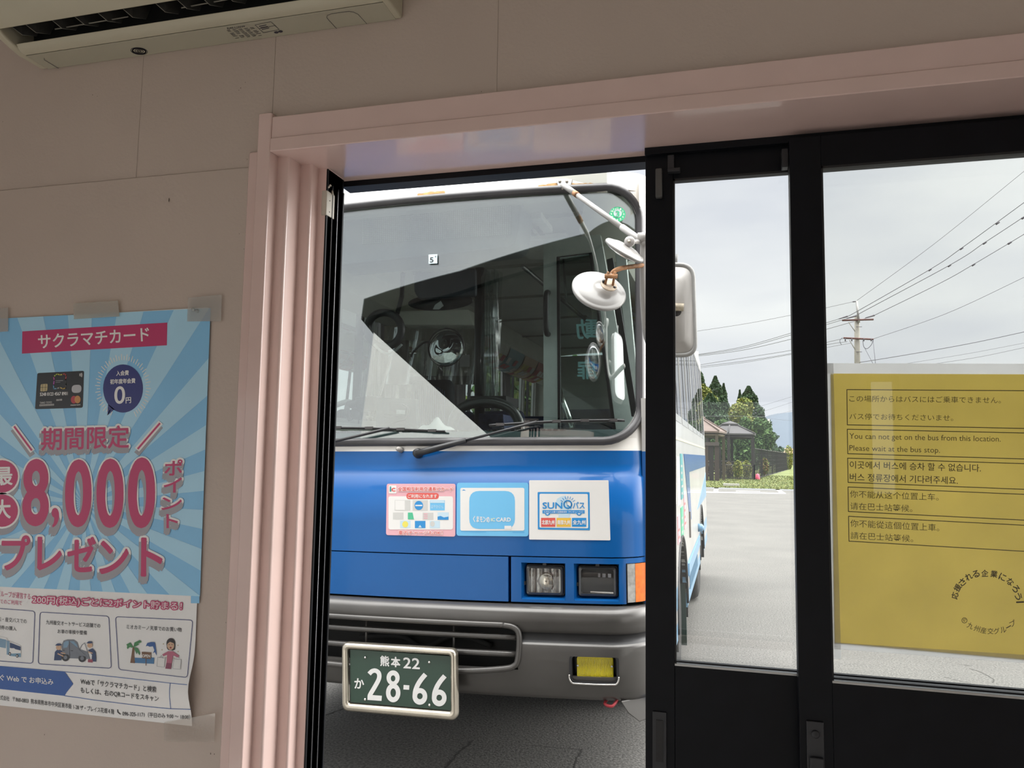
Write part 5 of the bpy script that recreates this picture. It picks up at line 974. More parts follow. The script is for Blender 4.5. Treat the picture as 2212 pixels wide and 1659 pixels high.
# entrance door leaf folded inwards behind the windscreen
DY = .72; LF = M('door_leaf_white', (.82, .87, .84), .4); dq = lambda x, y, d=0: bl(x, y, DY+d)
outer = [dq(1174, 516), dq(1297, 507), dq(1368, 905), dq(1376, 1010), dq(1174, 1010)]; inner = [dq(1206, 556), dq(1276, 547), dq(1326, 905), dq(1332, 965), dq(1209, 965)]
n = 5; m = MB(); m.add(outer+inner+sd(outer, .035)+sd(inner, .035), [(k, (k+1) % n, n+(k+1) % n, n+k) for k in range(n)]+[(2*n+k, 2*n+(k+1) % n, 3*n+(k+1) % n, 3*n+k) for k in range(n)]+[(k, (k+1) % n, 2*n+(k+1) % n, 2*n+k) for k in range(n)]+[(n+k, n+(k+1) % n, 3*n+(k+1) % n, 3*n+k) for k in range(n)], LF); dl = m.build('entrance_door', bus)
rb_ = MB(); rb_.tube(sd([inner[0].lerp(inner[4], 0), inner[1], inner[3], inner[4]], -.002), .009, BP, 8, closed=True); rb_.build('door_seal', dl); MB().add(sd(inner, .015), [tuple(range(n))], GL('door_leaf_glass', (.55, .66, .64), .06, edge=.4)).build('door_glass', dl)
hd = MB(); hd.tube(bez([dq(1184, 632, -.0), dq(1180, 640, -.05), dq(1180, 712, -.05), dq(1184, 722, 0)], 6), .014, BP, 10); hd.build('door_handle', dl)
DP = Print(lambda x, y, l: bl(x, y, DY+.004-l), .0005); TCY = M('door_lettering_teal', (.30, .60, .62), .5)
for t, a, b_, c_ in (('自', (1249, 612), (1288, 608), (1249, 648)), ('動', (1245, 691), (1289, 689), (1247, 732)), ('扉', (1247, 778), (1289, 777), (1248, 819))): DP.text(t, a, b_, c_, TCY, 1, .028, mirror=True)
DP.build('door_lettering', dl)
pq([(1310, 560), (1324, 556), (1378, 900), (1364, 900)], .50, BP, 'door_frame_rubber', depth=.02, bevel=.003); pq([(1326, 525), (1350, 525), (1384, 900), (1376, 940)], .60, LF, 'door_pillar', depth=.03)
# side windows and the nearside trim
FRW = M('window_frame_dark', (.05, .05, .055), .35, metal=.4); FRL = M('window_frame_light', (.38, .38, .37), .35, metal=.6)
for sx in (-1, 1):
    for a, b_ in WIN+([(.5, 1.5)] if sx < 0 else []):
        w_ = MB(); xs_ = lambda z: sx*(xside(z)+.0025); mid = (a+b_)/2
        for y0, y1, z0, z1 in ((a-.01, a+.015, ZW0, ZW1), (b_-.015, b_+.01, ZW0, ZW1), (mid-.012, mid+.012, ZW0, ZW1), (a, b_, ZW0-.015, ZW0+.03), (a, b_, ZW1-.03, ZW1+.01)):
            w_.add([(xs_(z), y, z) for y in (y0, y1) for z in (z0, z1)]+[(xs_(z)-sx*.03, y, z) for y in (y0, y1) for z in (z0, z1)], [(0, 1, 3, 2), (4, 5, 7, 6), (0, 1, 5, 4), (2, 3, 7, 6), (0, 2, 6, 4), (1, 3, 7, 5)], FRW if y1-y0 < .0245 else FRL)
        wo_ = w_.build('side_window', bus); MB().add([(sx*(xside(z)+.0005), y, z) for y, z in ((a, ZW0), (b_, ZW0), (b_, ZW1), (a, ZW1))], [(0, 1, 2, 3)], SG).build('window_glass', wo_)
sdm = MB(); sb_ = lambda y, z, l=.003: (1.15-max(0, z-1.7)*.035+l, y, z)
def sidepoly(pts, mat, name, l=.003): MB().prism([sb_(y, z, 0) for y, z in pts], (l, 0, 0), mat).build(name, bus)
sidepoly([(1.75, 1.60), (7.35, 1.60), (7.35, 1.585), (1.75, 1.585)], CREAM, 'cream_stripe'); sidepoly([(2.6, 1.50), (7.38, 1.50), (7.38, 1.36), (3.3, 1.36), (3.5, .98), (3.25, .98)], BLU, 'blue_stripe'); sidepoly([(4.6, .98), (7.38, 1.28), (7.38, .98)], LBL, 'pale_blue_stripe')
for y0, y1, z0, z1, mt in ((1.85, 2.12, 1.18, 1.48, MWH), (2.2, 2.45, 1.2, 1.5, MM('teal', (.05, .30, .32))), (1.82, 2.05, .95, 1.12, MPK), (2.15, 2.38, .95, 1.15, GN), (2.5, 2.72, .98, 1.22, MPK), (1.6, 1.75, 1.2, 1.5, MWH)):
    sp = box(1.150, 1.154, y0, y1, z0, z1, mt).build('side_notice', bus); t = MB(); [t.box(1.154, 1.1545, y0+.03, y1-.03-.08*R.random(), z0+.03+k*.045, z0+.045+k*.045, MG if mt is not MPK else MRD) for k in range(int((z1-z0-.05)/.045))]; t.build('notice_print', sp)
sidepoly([(.45, .50), (1.5, .50), (1.5, 1.70), (.45, 1.70)], M('nearside_door_panel', (.42, .43, .42), .35), 'nearside_door')
box(1.15, 1.162, 3.16, 3.20, .86, 1.06, M('flap_handle_dark', (.16, .14, .13), .4)).build('flap_handle', bus, bevel=.004)
gv = MB(); gv.box(1.15, 1.154, 3.0, 4.3, .50, .60, M('vent_mesh', (.22, .25, .28), .6, var=.3, scale=200)); [gv.box(1.154, 1.158, 3.0+k*.05, 3.01+k*.05, .50, .60, LBL) for k in range(27)]; gv.build('side_vent', bus)
box(1.15, 1.158, 2.9, 5.0, .61, .70, LBL).build('pale_blue_sill', bus); MB().lathe([(0, 0), (.04, 0), (.036, .04), (.016, .055), (0, .055)], (1.15, 4.75, .80), (1, 0, 0), LBL, 16).build('side_marker_lamp', bus)
for wy in (2.2, 5.6):
    for sx in (-1, 1):
        w_ = MB(); dz = .0175*1.05*sx; wc = Vector((sx*1.0, wy, .44-dz)); w_.lathe([(.22, -.11), (.36, -.115), (.41, -.10), (.437, -.06), (.44, 0), (.437, .06), (.41, .10), (.36, .115), (.24, .10)], wc, (sx, 0, 0), TYR, 36); wl_ = w_.build('wheel', bus); MB().lathe([(.24, .09), (.22, .05), (.13, .03), (.10, .10), (0, .11)], wc, (sx, 0, 0), M('wheel_rim', (.45, .45, .44), .4, .6), 24).build('rim', wl_)
        f = MB(); f.grid(18, 1, lambda i, j: (sx*(1.152 if j == 0 else .80), wy+.52*math.cos(math.pi*(i/18*1.12-.06)), .45+.52*math.sin(math.pi*(i/18*1.12-.06))), DRT, True, None, None, None); f.build('wheel_arch', bus); MB().tube([(sx*1.152, wy+.515*math.cos(t_), .45+.515*math.sin(t_)) for t_ in [math.pi*k/24 for k in range(25)]], .009, BP, 8).build('arch_lip', bus)
        if wy < 3: box(sx*.85, sx*1.14, wy+.50, wy+.52, .16, .62, M('mud_flap_green', (.02, .045, .04), .6)).build('mud_flap', bus)
# cloth left lying on the dashboard
tw = MB(); NV = 16
tp = [bl(900, 934, .42), bl(965, 932, .42)]
tw.grid(NV, 8, lambda i, j: (lambda u, v_: tuple(BM_ @ Vector((tp[0].x+(tp[1].x-tp[0].x)*u, .40+.16*v_, 1.603+(.068*math.sin(math.pi*u)**.7*math.sin(math.pi*v_)**.6)*(.75+.25*math.sin(u*11+v_*4))))))(i/NV, j/8), M('white_cloth', (.78, .80, .79), .9, var=.03))
tag(tw.build('towel'), 'crumpled white cloth on the bus dashboard behind the windscreen', 'cloth')
# ------------------------------------------------------------------ outside ground
def ground_mat():
    m = bpy.data.materials.new('asphalt'); m.use_nodes = True; n = m.node_tree; b = n.nodes['Principled BSDF']; b.inputs['Roughness'].default_value = .85
    t = n.nodes.new('ShaderNodeTexCoord'); v = n.nodes.new('ShaderNodeTexNoise'); v.inputs['Scale'].default_value = 75; v.inputs['Detail'].default_value = 3; v.inputs['Roughness'].default_value = .7
    r = n.nodes.new('ShaderNodeValToRGB'); e = r.color_ramp.elements; e[0].position = .34; e[0].color = (.058, .057, .054, 1); e[1].position = .68; e[1].color = (.205, .20, .188, 1)
    v2 = n.nodes.new('ShaderNodeTexNoise'); v2.inputs['Scale'].default_value = .9; v2.inputs['Detail'].default_value = 5; r2 = n.nodes.new('ShaderNodeValToRGB'); e = r2.color_ramp.elements; e[0].position = .3; e[0].color = (.86, .85, .85, 1); e[1].position = .7; e[1].color = (1.08, 1.06, 1.05, 1)
    mx = n.nodes.new('ShaderNodeMix'); mx.data_type = 'RGBA'; mx.blend_type = 'MULTIPLY'; mx.inputs[0].default_value = 1; bp = n.nodes.new('ShaderNodeBump'); bp.inputs['Strength'].default_value = .5; bp.inputs['Distance'].default_value = .01
    L = n.links.new; L(t.outputs['Object'], v.inputs[0]); L(t.outputs['Object'], v2.inputs[0]); L(v.outputs[0], r.inputs[0]); L(v2.outputs[0], r2.inputs[0]); L(r.outputs[0], mx.inputs[6]); L(r2.outputs[0], mx.inputs[7]); L(mx.outputs[2], b.inputs['Base Color']); L(v.outputs[0], bp.inputs['Height']); L(bp.outputs[0], b.inputs['Normal']); return m
ASP = ground_mat(); g = MB(); g.add([(-60, YW+.2, 0), (60, YW+.2, 0), (60, 38.5, 0), (-60, 38.5, 0)], [(0, 1, 2, 3)], ASP); struct(g.build('ground'))
g = MB(); g.add([(-60, -40, -.02), (60, -40, -.02), (60, YW+.2, -.02), (-60, YW+.2, -.02)], [(0, 1, 2, 3)], ASP); struct(g.build('ground_behind'))
SOIL = M('grass_soil', (.13, .155, .042), .9, var=.3, scale=.6, detail=6); g = MB(); g.grid(40, 12, lambda i, j: (-60+i*4.5, 38.5+j*j*1.6, .06+.015*j*j*.2), SOIL); struct(g.build('lawn_ground'))
CRK = M('asphalt_crack', (.055, .053, .05), .9)
for k, (pl, w_) in enumerate((([(1022, 1600), (1000, 1618), (985, 1632), (960, 1659), (935, 1690)], .012), ([(1258, 1618), (1248, 1636), (1240, 1659), (1232, 1690)], .010), ([(660, 1560), (700, 1545), (742, 1530), (760, 1520)], .012), ([(1150, 1610), (1210, 1615), (1258, 1619)], .004), ([(2068, 1434), (2082, 1436), (2100, 1438)], .006), ([(2092, 1443), (2115, 1450), (2132, 1458), (2148, 1468), (2143, 1474)], .008), ([(2040, 1462), (2070, 1470), (2098, 1476)], .005))):
    m = MB(); P_ = [atZ(x, y, .0015) for x, y in pl]; Pn = []
    for a, b_ in zip(P_[:-1], P_[1:]):
        for t in range(5): Pn.append(a.lerp(b_, t/5)+Vector((R.uniform(-1, 1), R.uniform(-1, 1), 0))*w_*.5)
    Pn.append(P_[-1]); L_, R_ = [], []
    for i, p in enumerate(Pn):
        d = (Pn[min(i+1, len(Pn)-1)]-Pn[max(i-1, 0)]).normalized(); nn = Vector((-d.y, d.x, 0))*w_*.5*R.uniform(.5, 1.2); L_.append(p+nn); R_.append(p-nn)
    n = len(Pn); m.add(L_+R_, [(i, i+1, n+i+1, n+i) for i in range(n-1)], CRK); o = m.build('crack', bpy.data.objects['ground']); o['kind'] = 'structure'
RW = M('road_paint_white', (.72, .71, .69), .7, var=.08, scale=3)
MZ = [.003]
def mark(pts, label): m = MB(); P_ = [atZ(x, y, .0) for x, y in pts]; MZ[0] += .0015; m.prism(P_, (0, 0, MZ[0]), RW); tag(m.build('road_marking'), label, 'road marking', 'white parking lines by the grass')
mark([(1480, 1061.4), (1697, 1065), (1697, 1066.8), (1480, 1063.4)], 'long thin white line across the car park'); mark([(1543, 1052.2), (1552.5, 1052.2), (1551, 1063.5), (1541, 1063.5)], 'short white bay line next to the bus'); mark([(1674, 1056.2), (1682, 1056.2), (1698, 1066.5), (1686, 1066.5)], 'slanting white bay line at the end of the car park'); mark([(1590, 1060.2), (1642, 1061), (1642, 1062), (1590, 1061.2)], 'faint white dash between the two bay lines')
kb_ = atZ(1562, 1050, .06); kc = atZ(1597, 1050, .06); box(kb_.x, kc.x, kb_.y, kb_.y+.16, .05, .19, M('concrete', (.42, .40, .37), .85, var=.1)).build('wheel_stop', bevel=.02); tag(bpy.data.objects['wheel_stop'], 'low concrete wheel stop on the grass edge', 'wheel stop')
# grass
GR = [M('grass_%d' % k, c_, .8) for k, c_ in enumerate([(.15, .185, .04), (.19, .21, .05), (.23, .215, .075), (.10, .14, .035)])]
gm = MB()
for k in range(22000):
    y = 38.6+R.random()**1.4*26; x0, x1 = -.01*y-1.5, .22*y; x = R.uniform(x0, x1); h_ = R.uniform(.02, .06)*(2.2 if x > .105*y and y > 42 else 1)*(1+(y-38.6)*.012); a = R.uniform(0, 3.14); w_ = .02+.0005*y; z = .05
    j = (y-38.6)/1.6; z += .015*.2*max(0, j)
    gm.add([(x-w_*math.cos(a), y-w_*math.sin(a), z), (x+w_*math.cos(a), y+w_*math.sin(a), z), (x+R.uniform(-.08, .08), y+R.uniform(-.05, .05), z+h_)], [(0, 1, 2)], R.choice(GR))
tag(gm.build('grass', recalc=False), 'green and yellowish grass verge beyond the car park', 'grass', kind='stuff')
# ------------------------------------------------------------------ trees, hedges
def rnd_unit(): 
    while 1:
        v = Vector((R.uniform(-1, 1), R.uniform(-1, 1), R.uniform(-1, 1)))
        if .05 < v.length < 1: return v.normalized()
def leaves(m, c, rx, rz, n, s, mats, cone=False):
    for _ in range(n):
        if cone:
            t = R.random()**.75; rr = rx*(1-t*.985)**.85*(.9+.1*math.sin(t*38)); a = R.uniform(0, 6.283); q_ = rr*math.sqrt(R.uniform(.45, 1)); p = Vector((c[0]+q_*math.cos(a), c[1]+q_*math.sin(a), c[2]+rz*(1-0)*(t*2-1)))
        else:
            u = rnd_unit()*R.uniform(.72, 1.02); p = Vector((c[0]+u.x*rx, c[1]+u.y*rx, c[2]+u.z*rz))
        a, b_ = rnd_unit(), rnd_unit(); s2 = s*R.uniform(.6, 1.3)*((1.15-t*.75) if cone else 1)
        m.add([p-a*s2, p+b_*s2*.7, p+a*s2, p-b_*s2*.7], [(0, 1, 2, 3)], R.choice(mats))
LCON = [M('cedar_leaf_%d' % k, c_, .85) for k, c_ in enumerate([(.035, .075, .032), (.055, .105, .042), (.025, .055, .025)])]
LBAM = [M('bamboo_leaf_%d' % k, c_, .8) for k, c_ in enumerate([(.20, .22, .045), (.15, .19, .04), (.25, .245, .065), (.11, .15, .035)])]
LBRD = [M('broad_leaf_%d' % k, c_, .85) for k, c_ in enumerate([(.07, .14, .04), (.10, .18, .055), (.045, .10, .03)])]
TRK = M('bark', (.12, .09, .06), .9, var=.3)
def tree(kind, px, ptop, pbot_w, y, label, extra=0):
    """px: column of the crown's middle, ptop: row of its top, pbot_w: half width in px at the widest"""
    p = atY(px, ptop, y); k = y/FPX*1.03; top = p.z; rx = pbot_w*k; x = p.x
    t = thing({'c': 'cedar_tree', 'b': 'bamboo_clump', 'l': 'broadleaf_tree'}[kind], label, 'bamboo' if kind == 'b' else 'tree', (x, y, 0), 'trees behind the rest shelters')
    tr = MB(); th_ = .9 if kind == 'c' else .5; tr.tube([(x, y, 0), (x+.1, y, top*th_*.5), (x, y, top*th_)], [.3, .2, .04], TRK, 8); tr.build('trunk', t)
    m = MB()
    if kind == 'c': leaves(m, (x, y, top*.52), rx*2.75, top*.48, 9500, .26, LCON, True)
    elif kind == 'b':
        for _ in range(13): a = R.uniform(0, 6.28); rr = rx*R.uniform(.1, .7); h_ = R.uniform(.42, .86); leaves(m, (x+rr*math.cos(a), y+rr*math.sin(a), top*h_), rx*.42, top*.14, 620, .19, LBAM)
    else:
        for _ in range(14): a = R.uniform(0, 6.28); rr = rx*R.uniform(.1, .68); h_ = R.uniform(.25, .84); leaves(m, (x+rr*math.cos(a), y+rr*math.sin(a), top*h_), rx*.45, top*.15, 520, .19, LBRD)
    m.build('foliage', t, recalc=False)
tree('c', 1505, 785, 26, 100, 'tall dark cedar half hidden by the rear corner of the bus'); tree('b', 1527, 815, 26, 88, 'yellow green bamboo just right of the bus'); tree('c', 1545, 812, 24, 112, 'dark cedar rising left of the shelter roofs'); tree('c', 1534, 850, 36, 78, 'broad dark evergreen behind the brown roofed shelter'); tree('c', 1563, 828, 12, 124, 'thin pale topped conifer behind the bamboo')
tree('b', 1590, 846, 44, 90, 'big yellow green bamboo clump above the grey shelter roof'); tree('c', 1617, 834, 30, 104, 'tallest dark cedar right of the bamboo'); tree('l', 1608, 892, 26, 68, 'small dark tree right behind the grey roofed shelter'); tree('l', 1645, 898, 28, 74, 'rounded green tree at the right end of the trees'); tree('l', 1560, 905, 30, 64, 'green shrubby tree seen between the shelter posts'); tree('c', 1598, 842, 9, 136, 'small pointed conifer between bamboo and tall cedar')
for k, (x_, y_, h_) in enumerate(((-9, 34, 6.5), (-13, 30, 7.5), (-17.5, 36, 8), (-6, 44, 6), (-24, 33, 8.5), (-12, 48, 9))):
    t = thing('broadleaf_tree', ['rounded green tree seen through the bus, nearest its rear', 'bright green tree seen through the driver side windows', 'green tree further left seen through the bus windows', 'low green tree straight behind the bus', 'big green tree far left beyond the bus', 'tall green tree far behind the bus'][k], 'tree', (x_, y_, 0), 'trees behind the bus'); MB().tube([(x_, y_, 0), (x_, y_, h_*.6)], [.22, .08], TRK, 8).build('trunk', t); m = MB()
    for _ in range(12): a = R.uniform(0, 6.28); rr = h_*.3*R.uniform(.1, .8); leaves(m, (x_+rr*math.cos(a), y_+rr*math.sin(a), h_*R.uniform(.22, .86)), h_*.22, h_*.14, 130, .34, LBAM[:2]+LBRD)
    m.build('foliage', t, recalc=False)
HBR = [M('hedge_leaf_%d' % k, c_, .85) for k, c_ in enumerate([(.24, .26, .05), (.32, .30, .07), (.15, .19, .05)])]
def bush(px, ptop, pbot, hw, y, label, mats=HBR):
    b_ = atZ(px, pbot, .1) if y is None else atY(px, pbot, y); k = b_.y/FPX; top = atY(px, ptop, b_.y).z; z0 = .05; rx = hw*k
    t = thing('hedge_bush', label, 'bush', (b_.x, b_.y, z0), 'clipped bushes behind the fence'); m = MB(); leaves(m, (b_.x, b_.y, (z0+.25+top)/2), rx, (top-z0-.25)/2+.05, 900, .09, mats); m.build('foliage', t, recalc=False); s_ = MB(); [s_.tube([(b_.x+d*.1, b_.y, z0), (b_.x+d*rx*.6, b_.y, z0+.5)], .02, TRK, 5) for d in (-1, 0, 1)]; s_.build('stems', t)
bush(1594, 996, 1028, 9, 52, 'taller olive clipped bush left of the fence corner'); bush(1613, 997, 1024, 10, 54, 'yellow tipped clipped bush next to the fence corner post'); bush(1575, 1000, 1026, 6, 53, 'sparse grey bush by the brown posts', [M('dry_leaf', (.22, .19, .10), .9)]); bush(1651, 990, 1012, 9, 60, 'reddish clipped bush behind the right hand fence', [M('red_leaf', (.25, .15, .07), .9), HBR[2]]); bush(1704, 962, 978, 8, 95, 'distant light green bush at the right end of the fence')
# ------------------------------------------------------------------ shelters
DKW = M('dark_brown_timber', (.026, .022, .021), .7, var=.2, scale=3); GRF = M('grey_shingle', (.058, .055, .058), .7, var=.12, scale=3); BRF = M('brown_shingle', (.14, .098, .083), .7, var=.1, scale=3); OLW = M('olive_timber', (.09, .07, .042), .8, var=.2)
def shelter(name, px_c, px_r, p_apex, p_eave, p_cap, y, rmat, wood, label, n=6, rot=.3):
    a = atY(px_c, p_apex, y); e = atY(px_r, p_eave, y); rx = e.x-a.x; ze = e.z; za = a.z; x = a.x
    t = thing(name, label, 'shelter', (x, y, 0)); oc = [Vector((x+rx*math.cos(rot+k*2*math.pi/n), y+rx*math.sin(rot+k*2*math.pi/n), ze)) for k in range(n)]
    zc = atY(px_c, p_cap, y).z; f = .26; ic = [Vector((x+(p.x-x)*f, y+(p.y-y)*f, zc)) for p in oc]; m = MB()
    m.add(oc+ic+[p-Vector((0, 0, .10)) for p in oc], [(k, (k+1) % n, n+(k+1) % n, n+k) for k in range(n)]+[(k, (k+1) % n, 2*n+(k+1) % n, 2*n+k) for k in range(n)]+[tuple(range(2*n, 3*n))], rmat); rf_ = m.build('roof', t)
    c = MB(); f2 = .34; c.add([Vector((x+(p.x-x)*f2, y+(p.y-y)*f2, zc+.08)) for p in oc]+[Vector((x, y, za))]+[Vector((x+(p.x-x)*f2, y+(p.y-y)*f2, zc-.02)) for p in oc], [(k, (k+1) % n, n) for k in range(n)]+[(k, (k+1) % n, n+1+(k+1) % n, n+1+k) for k in range(n)], rmat); c.build('roof_cap', rf_)
    r_ = MB(); [r_.tube([p+Vector((0, 0, .03)), q_+Vector((0, 0, .03))], .05, rmat, 6) for p, q_ in zip(oc, ic)]; r_.build('hip_ridge', rf_)
    b_ = MB(); hp = [Vector((x+(p.x-x)*.9, y+(p.y-y)*.9, 0)) for p in oc]
    for k in range(n): p, q_ = hp[k], hp[(k+1) % n]; b_.tube([Vector((p.x, p.y, ze-.22)), Vector((q_.x, q_.y, ze-.22))], .11, wood, 4)
    b_.build('ring_beam', t)
    for p in hp: box(p.x-.09, p.x+.09, p.y-.09, p.y+.09, 0, ze-.12, wood).build('post', t)
    for k in range(n):
        if k in (1, 2, 4):
            p, q_ = hp[k], hp[(k+1) % n]; l = MB(); l.tube([p+Vector((0, 0, 1.2)), q_+Vector((0, 0, 1.2))], .06, wood, 4); l.tube([p+Vector((0, 0, .45)), q_+Vector((0, 0, .45))], .05, wood, 4)
            for s_ in range(6): u0_, u1_ = s_/6, (s_+1)/6; l.tube([p.lerp(q_, u0_)+Vector((0, 0, .45)), p.lerp(q_, u1_)+Vector((0, 0, 1.2))], .03, wood, 4); l.tube([p.lerp(q_, u1_)+Vector((0, 0, .45)), p.lerp(q_, u0_)+Vector((0, 0, 1.2))], .03, wood, 4)
            l.build('lattice_rail', t)
    sb = MB(); sb.box(x-rx*.4, x+rx*.4, y-.25, y+.25, .42, .48, wood); sb.box(x-rx*.35, x-rx*.3, y-.2, y+.2, 0, .42, wood); sb.box(x+rx*.3, x+rx*.35, y-.2, y+.2, 0, .42, wood); sb.build('bench', t)
shelter('rest_shelter', 1577, 1640, 909, 938, 918, 57, GRF, DKW, 'grey roofed hexagonal rest shelter with dark posts', 6, .45)
shelter('rest_shelter', 1500, 1573, 896, 933, 903, 50, BRF, OLW, 'brown roofed rest shelter half hidden by the bus', 6, .30)
p = atY(1520, 955, 48); q_ = atY(1553.5, 963, 48); t = thing('board_screen', 'dark brown plank screen with a flat cap right beside the bus', 'screen', (q_.x, 48, 0))
box(p.x-1.5, q_.x, 47.9, 48.1, q_.z-.0, p.z, M('cap_brown', (.075, .058, .055), .7)).build('cap_board', t)
for k in range(8): x = q_.x-.14-k*.32; box(x-.13, x+.13, 47.95, 48.05, .1, q_.z, M('plank_%d' % (k % 3), [(.045, .03, .025), (.018, .014, .013), (.06, .04, .031)][k % 3], .8)).build('plank', t)
# ------------------------------------------------------------------ fence
BKF = M('fence_black', (.025, .023, .022), .5, var=.1)
def fence(pts, np_, label, h_):
    t = thing('mesh_fence', label, 'fence', pts[0], 'dark mesh fences round the green')
    a, b_ = Vector(pts[0]), Vector(pts[1])
    for k in range(np_+1): c = a.lerp(b_, k/np_); box(c.x-.045, c.x+.045, c.y-.045, c.y+.045, 0, h_+.05, BKF).build('post', t)
    r_ = MB(); [r_.tube([a+Vector((0, 0, z)), b_+Vector((0, 0, z))], .03, BKF, 4) for z in (.15, h_)]; r_.build('rail', t)
    m = MB(); n = int((b_-a).length/(.13 if np_ == 1 else .42))
    for k in range(n): c = a.lerp(b_, k/n); m.add([c+Vector((-.012, 0, .1)), c+Vector((.012, 0, .1)), c+Vector((.012, 0, h_)), c+Vector((-.012, 0, h_))], [(0, 1, 2, 3)], BKF)
    for k in range(10 if np_ == 1 else 5): m.tube([a+Vector((0, .01, .2+k*(h_-.2)/(10 if np_ == 1 else 5))), b_+Vector((0, .01, .2+k*(h_-.2)/(10 if np_ == 1 else 5)))], .009, BKF, 3)
    m.build('mesh_panel', t)
fa = atZ(1556, 1036, .05); fb = atZ(1630, 1037.5, .05); fc = Vector((fb.x+11.5, fb.y+31, 0)); cz = atZ(1708, 1015, .05)
fence([(fa.x, fb.y, 0), (fb.x, fb.y, 0)], 1, 'low see through stretch of fence facing the car park', 1.0); fence([(fb.x, fb.y, 0), (cz.x, cz.y, 0)], 9, 'tall dark mesh fence running away to the right', 2.1)
c = thing('gate_post', 'single tall dark post left of the see through fence', 'post', (fa.x, fb.y, 0)); box(fa.x-.06, fa.x+.06, fb.y-.08, fb.y-.0, 0, 2.2, BKF).build('shaft', c)
pm = atZ(1631, 1037, .05); pk = MB(); pk.lathe([(0, 0), (.13, 0), (.15, .1), (.12, .38), (0, .45)], (pm.x+.15, pm.y-.25, .04), (0, 0, 1), M('hot_pink', (.75, .10, .18), .5), 12); tag(pk.build('pink_marker'), 'small pink marker at the foot of the fence corner', 'marker')
# ------------------------------------------------------------------ hills and far buildings
HZ = M('hazy_blue_hill', (.085, .108, .138), 1, var=.06, scale=.004); ridge = [(1300, 905), (1450, 935), (1560, 930), (1640, 905), (1662, 897), (1680, 893), (1712, 890), (1760, 893), (1850, 910), (1960, 930), (2100, 905), (2250, 915), (2500, 950)]
h_ = MB(); n = len(ridge); yb = 2200; top = [atY(x, y, yb) for x, y in ridge]; h_.add([Vector((p.x, yb-500, -5)) for p in top]+[p+Vector((0, -120, -30)) for p in top]+top+[Vector((p.x, yb+600, -5)) for p in top], [(r_*n+i, r_*n+i+1, (r_+1)*n+i+1, (r_+1)*n+i) for r_ in range(3) for i in range(n-1)], HZ, True); o = h_.build('hill_range'); o['kind'] = 'structure'
g = MB(); g.add([(-2500, 90, -.3), (2500, 90, -.3), (2500, 3200, -.3), (-2500, 3200, -.3)], [(0, 1, 2, 3)], M('far_fields', (.075, .105, .042), 1, var=.3, scale=.02)); struct(g.build('far_ground'))
for px, pt, w_, col, rc, label in ((1690, 968, 20, (.28, .25, .21), (.26, .16, .09), 'far low house with an orange brown roof above the fence'), (1655, 974, 9, (.25, .25, .25), (.12, .12, .13), 'far grey shed behind the fence corner')):
    y = 150 if px > 1660 else 165; p = atY(px, pt, y); k = y/FPX; t = thing('far_house', label, 'house', (p.x, y, 0)); wd = w_*k; box(p.x-wd, p.x+wd, y, y+6, 0, p.z-1.0, M('far_wall_%d' % px, col, .8)).build('wall', t); m = MB(); m.prism([(p.x-wd-.4, y-.4, p.z-1.0), (p.x-wd-.4, y+6.4, p.z-1.0), (p.x-wd-.4, y+3, p.z)], (2*wd+.8, 0, 0), M('far_roof_%d' % px, rc, .7)); m.build('roof', t)
# ------------------------------------------------------------------ utility poles and lines
CONP = M('pole_concrete', (.33, .31, .27), .85, var=.1, scale=4); RUS = M('rusty_arm', (.13, .055, .05), .7, var=.2); INS = M('insulator_grey', (.10, .09, .11), .5); WIRE = M('wire_grey', (.16, .16, .19), .6); PY = 40.0
pw = lambda x, y, d=0: atY(x, y, PY+d)
ut = thing('utility_pole', 'concrete utility pole with two rusty crossarms above the yellow notice', 'utility pole', (pw(1852, 780).x, PY, 0))
b_ = pw(1852, 780); tp = pw(1851, 683); MB().tube([(b_.x+.06, PY, 0), (b_.x, PY, b_.z), (tp.x, PY, tp.z)], [.19, .135, .115], CONP, 12).build('shaft', ut)
MB().tube([pw(1855.5, 697, -.14), pw(1850.5, 650, -.1)], [.055, .05], M('galvanised_pipe', (.36, .35, .34), .5, .4), 8).build('top_pipe', ut)
MB().tube([pw(1850, 651, -.1), pw(1842, 652, -.1)], .03, INS, 6).build('pipe_clip', ut)
for a, b2, st in (((1819, 692), (1887, 690), (1833, 696)), ((1822, 730), (1887, 733), (1835, 735))):
    MB().tube([pw(*a, -.16), pw(*b2, -.16)], .045, RUS, 4).build('crossarm', ut); MB().tube([pw(*st, -.16), pw(1847, st[1]+20, -.16)], .02, CONP, 5).build('arm_brace', ut)
for a, b2 in (((1812, 689), (1831, 683)), ((1829, 688), (1850, 682)), ((1869, 687), (1889, 681))): MB().tube([pw(*a, -.18), pw(*b2, -.18)], [.02, .045, .03][0:2], INS, 8).build('insulator', ut)
for x in (1826, 1840, 1866, 1882): MB().tube([pw(x, 731, -.18), pw(x, 737, -.18)], .03, INS, 6).build('insulator', ut)
MB().tube(bez([pw(1864, 735, -.18), pw(1866, 749, -.18), pw(1873, 753, -.18), pw(1882, 745, -.18), pw(1886, 735, -.18)], 5), .016, WIRE, 5).build('jumper_loop', ut); MB().tube(bez([pw(1820, 729, -.18), pw(1814, 736, -.18), pw(1818, 745, -.18)], 5), .014, WIRE, 5).build('jumper_loop', ut); MB().tube([pw(1886, 733, -.18), pw(1891, 785, -.18), pw(1896, 860, -.18)], .014, WIRE, 5).build('drop_cable', ut); MB().tube([pw(1868, 752, -.18), pw(1885, 784, -.18), pw(1930, 850, -.18)], .012, WIRE, 5).build('drop_cable', ut)
for y in (706, 760): MB().tube([pw(1849, y, -.16), pw(1862, y, -.16)], .015, INS, 5).build('step_bolt', ut)
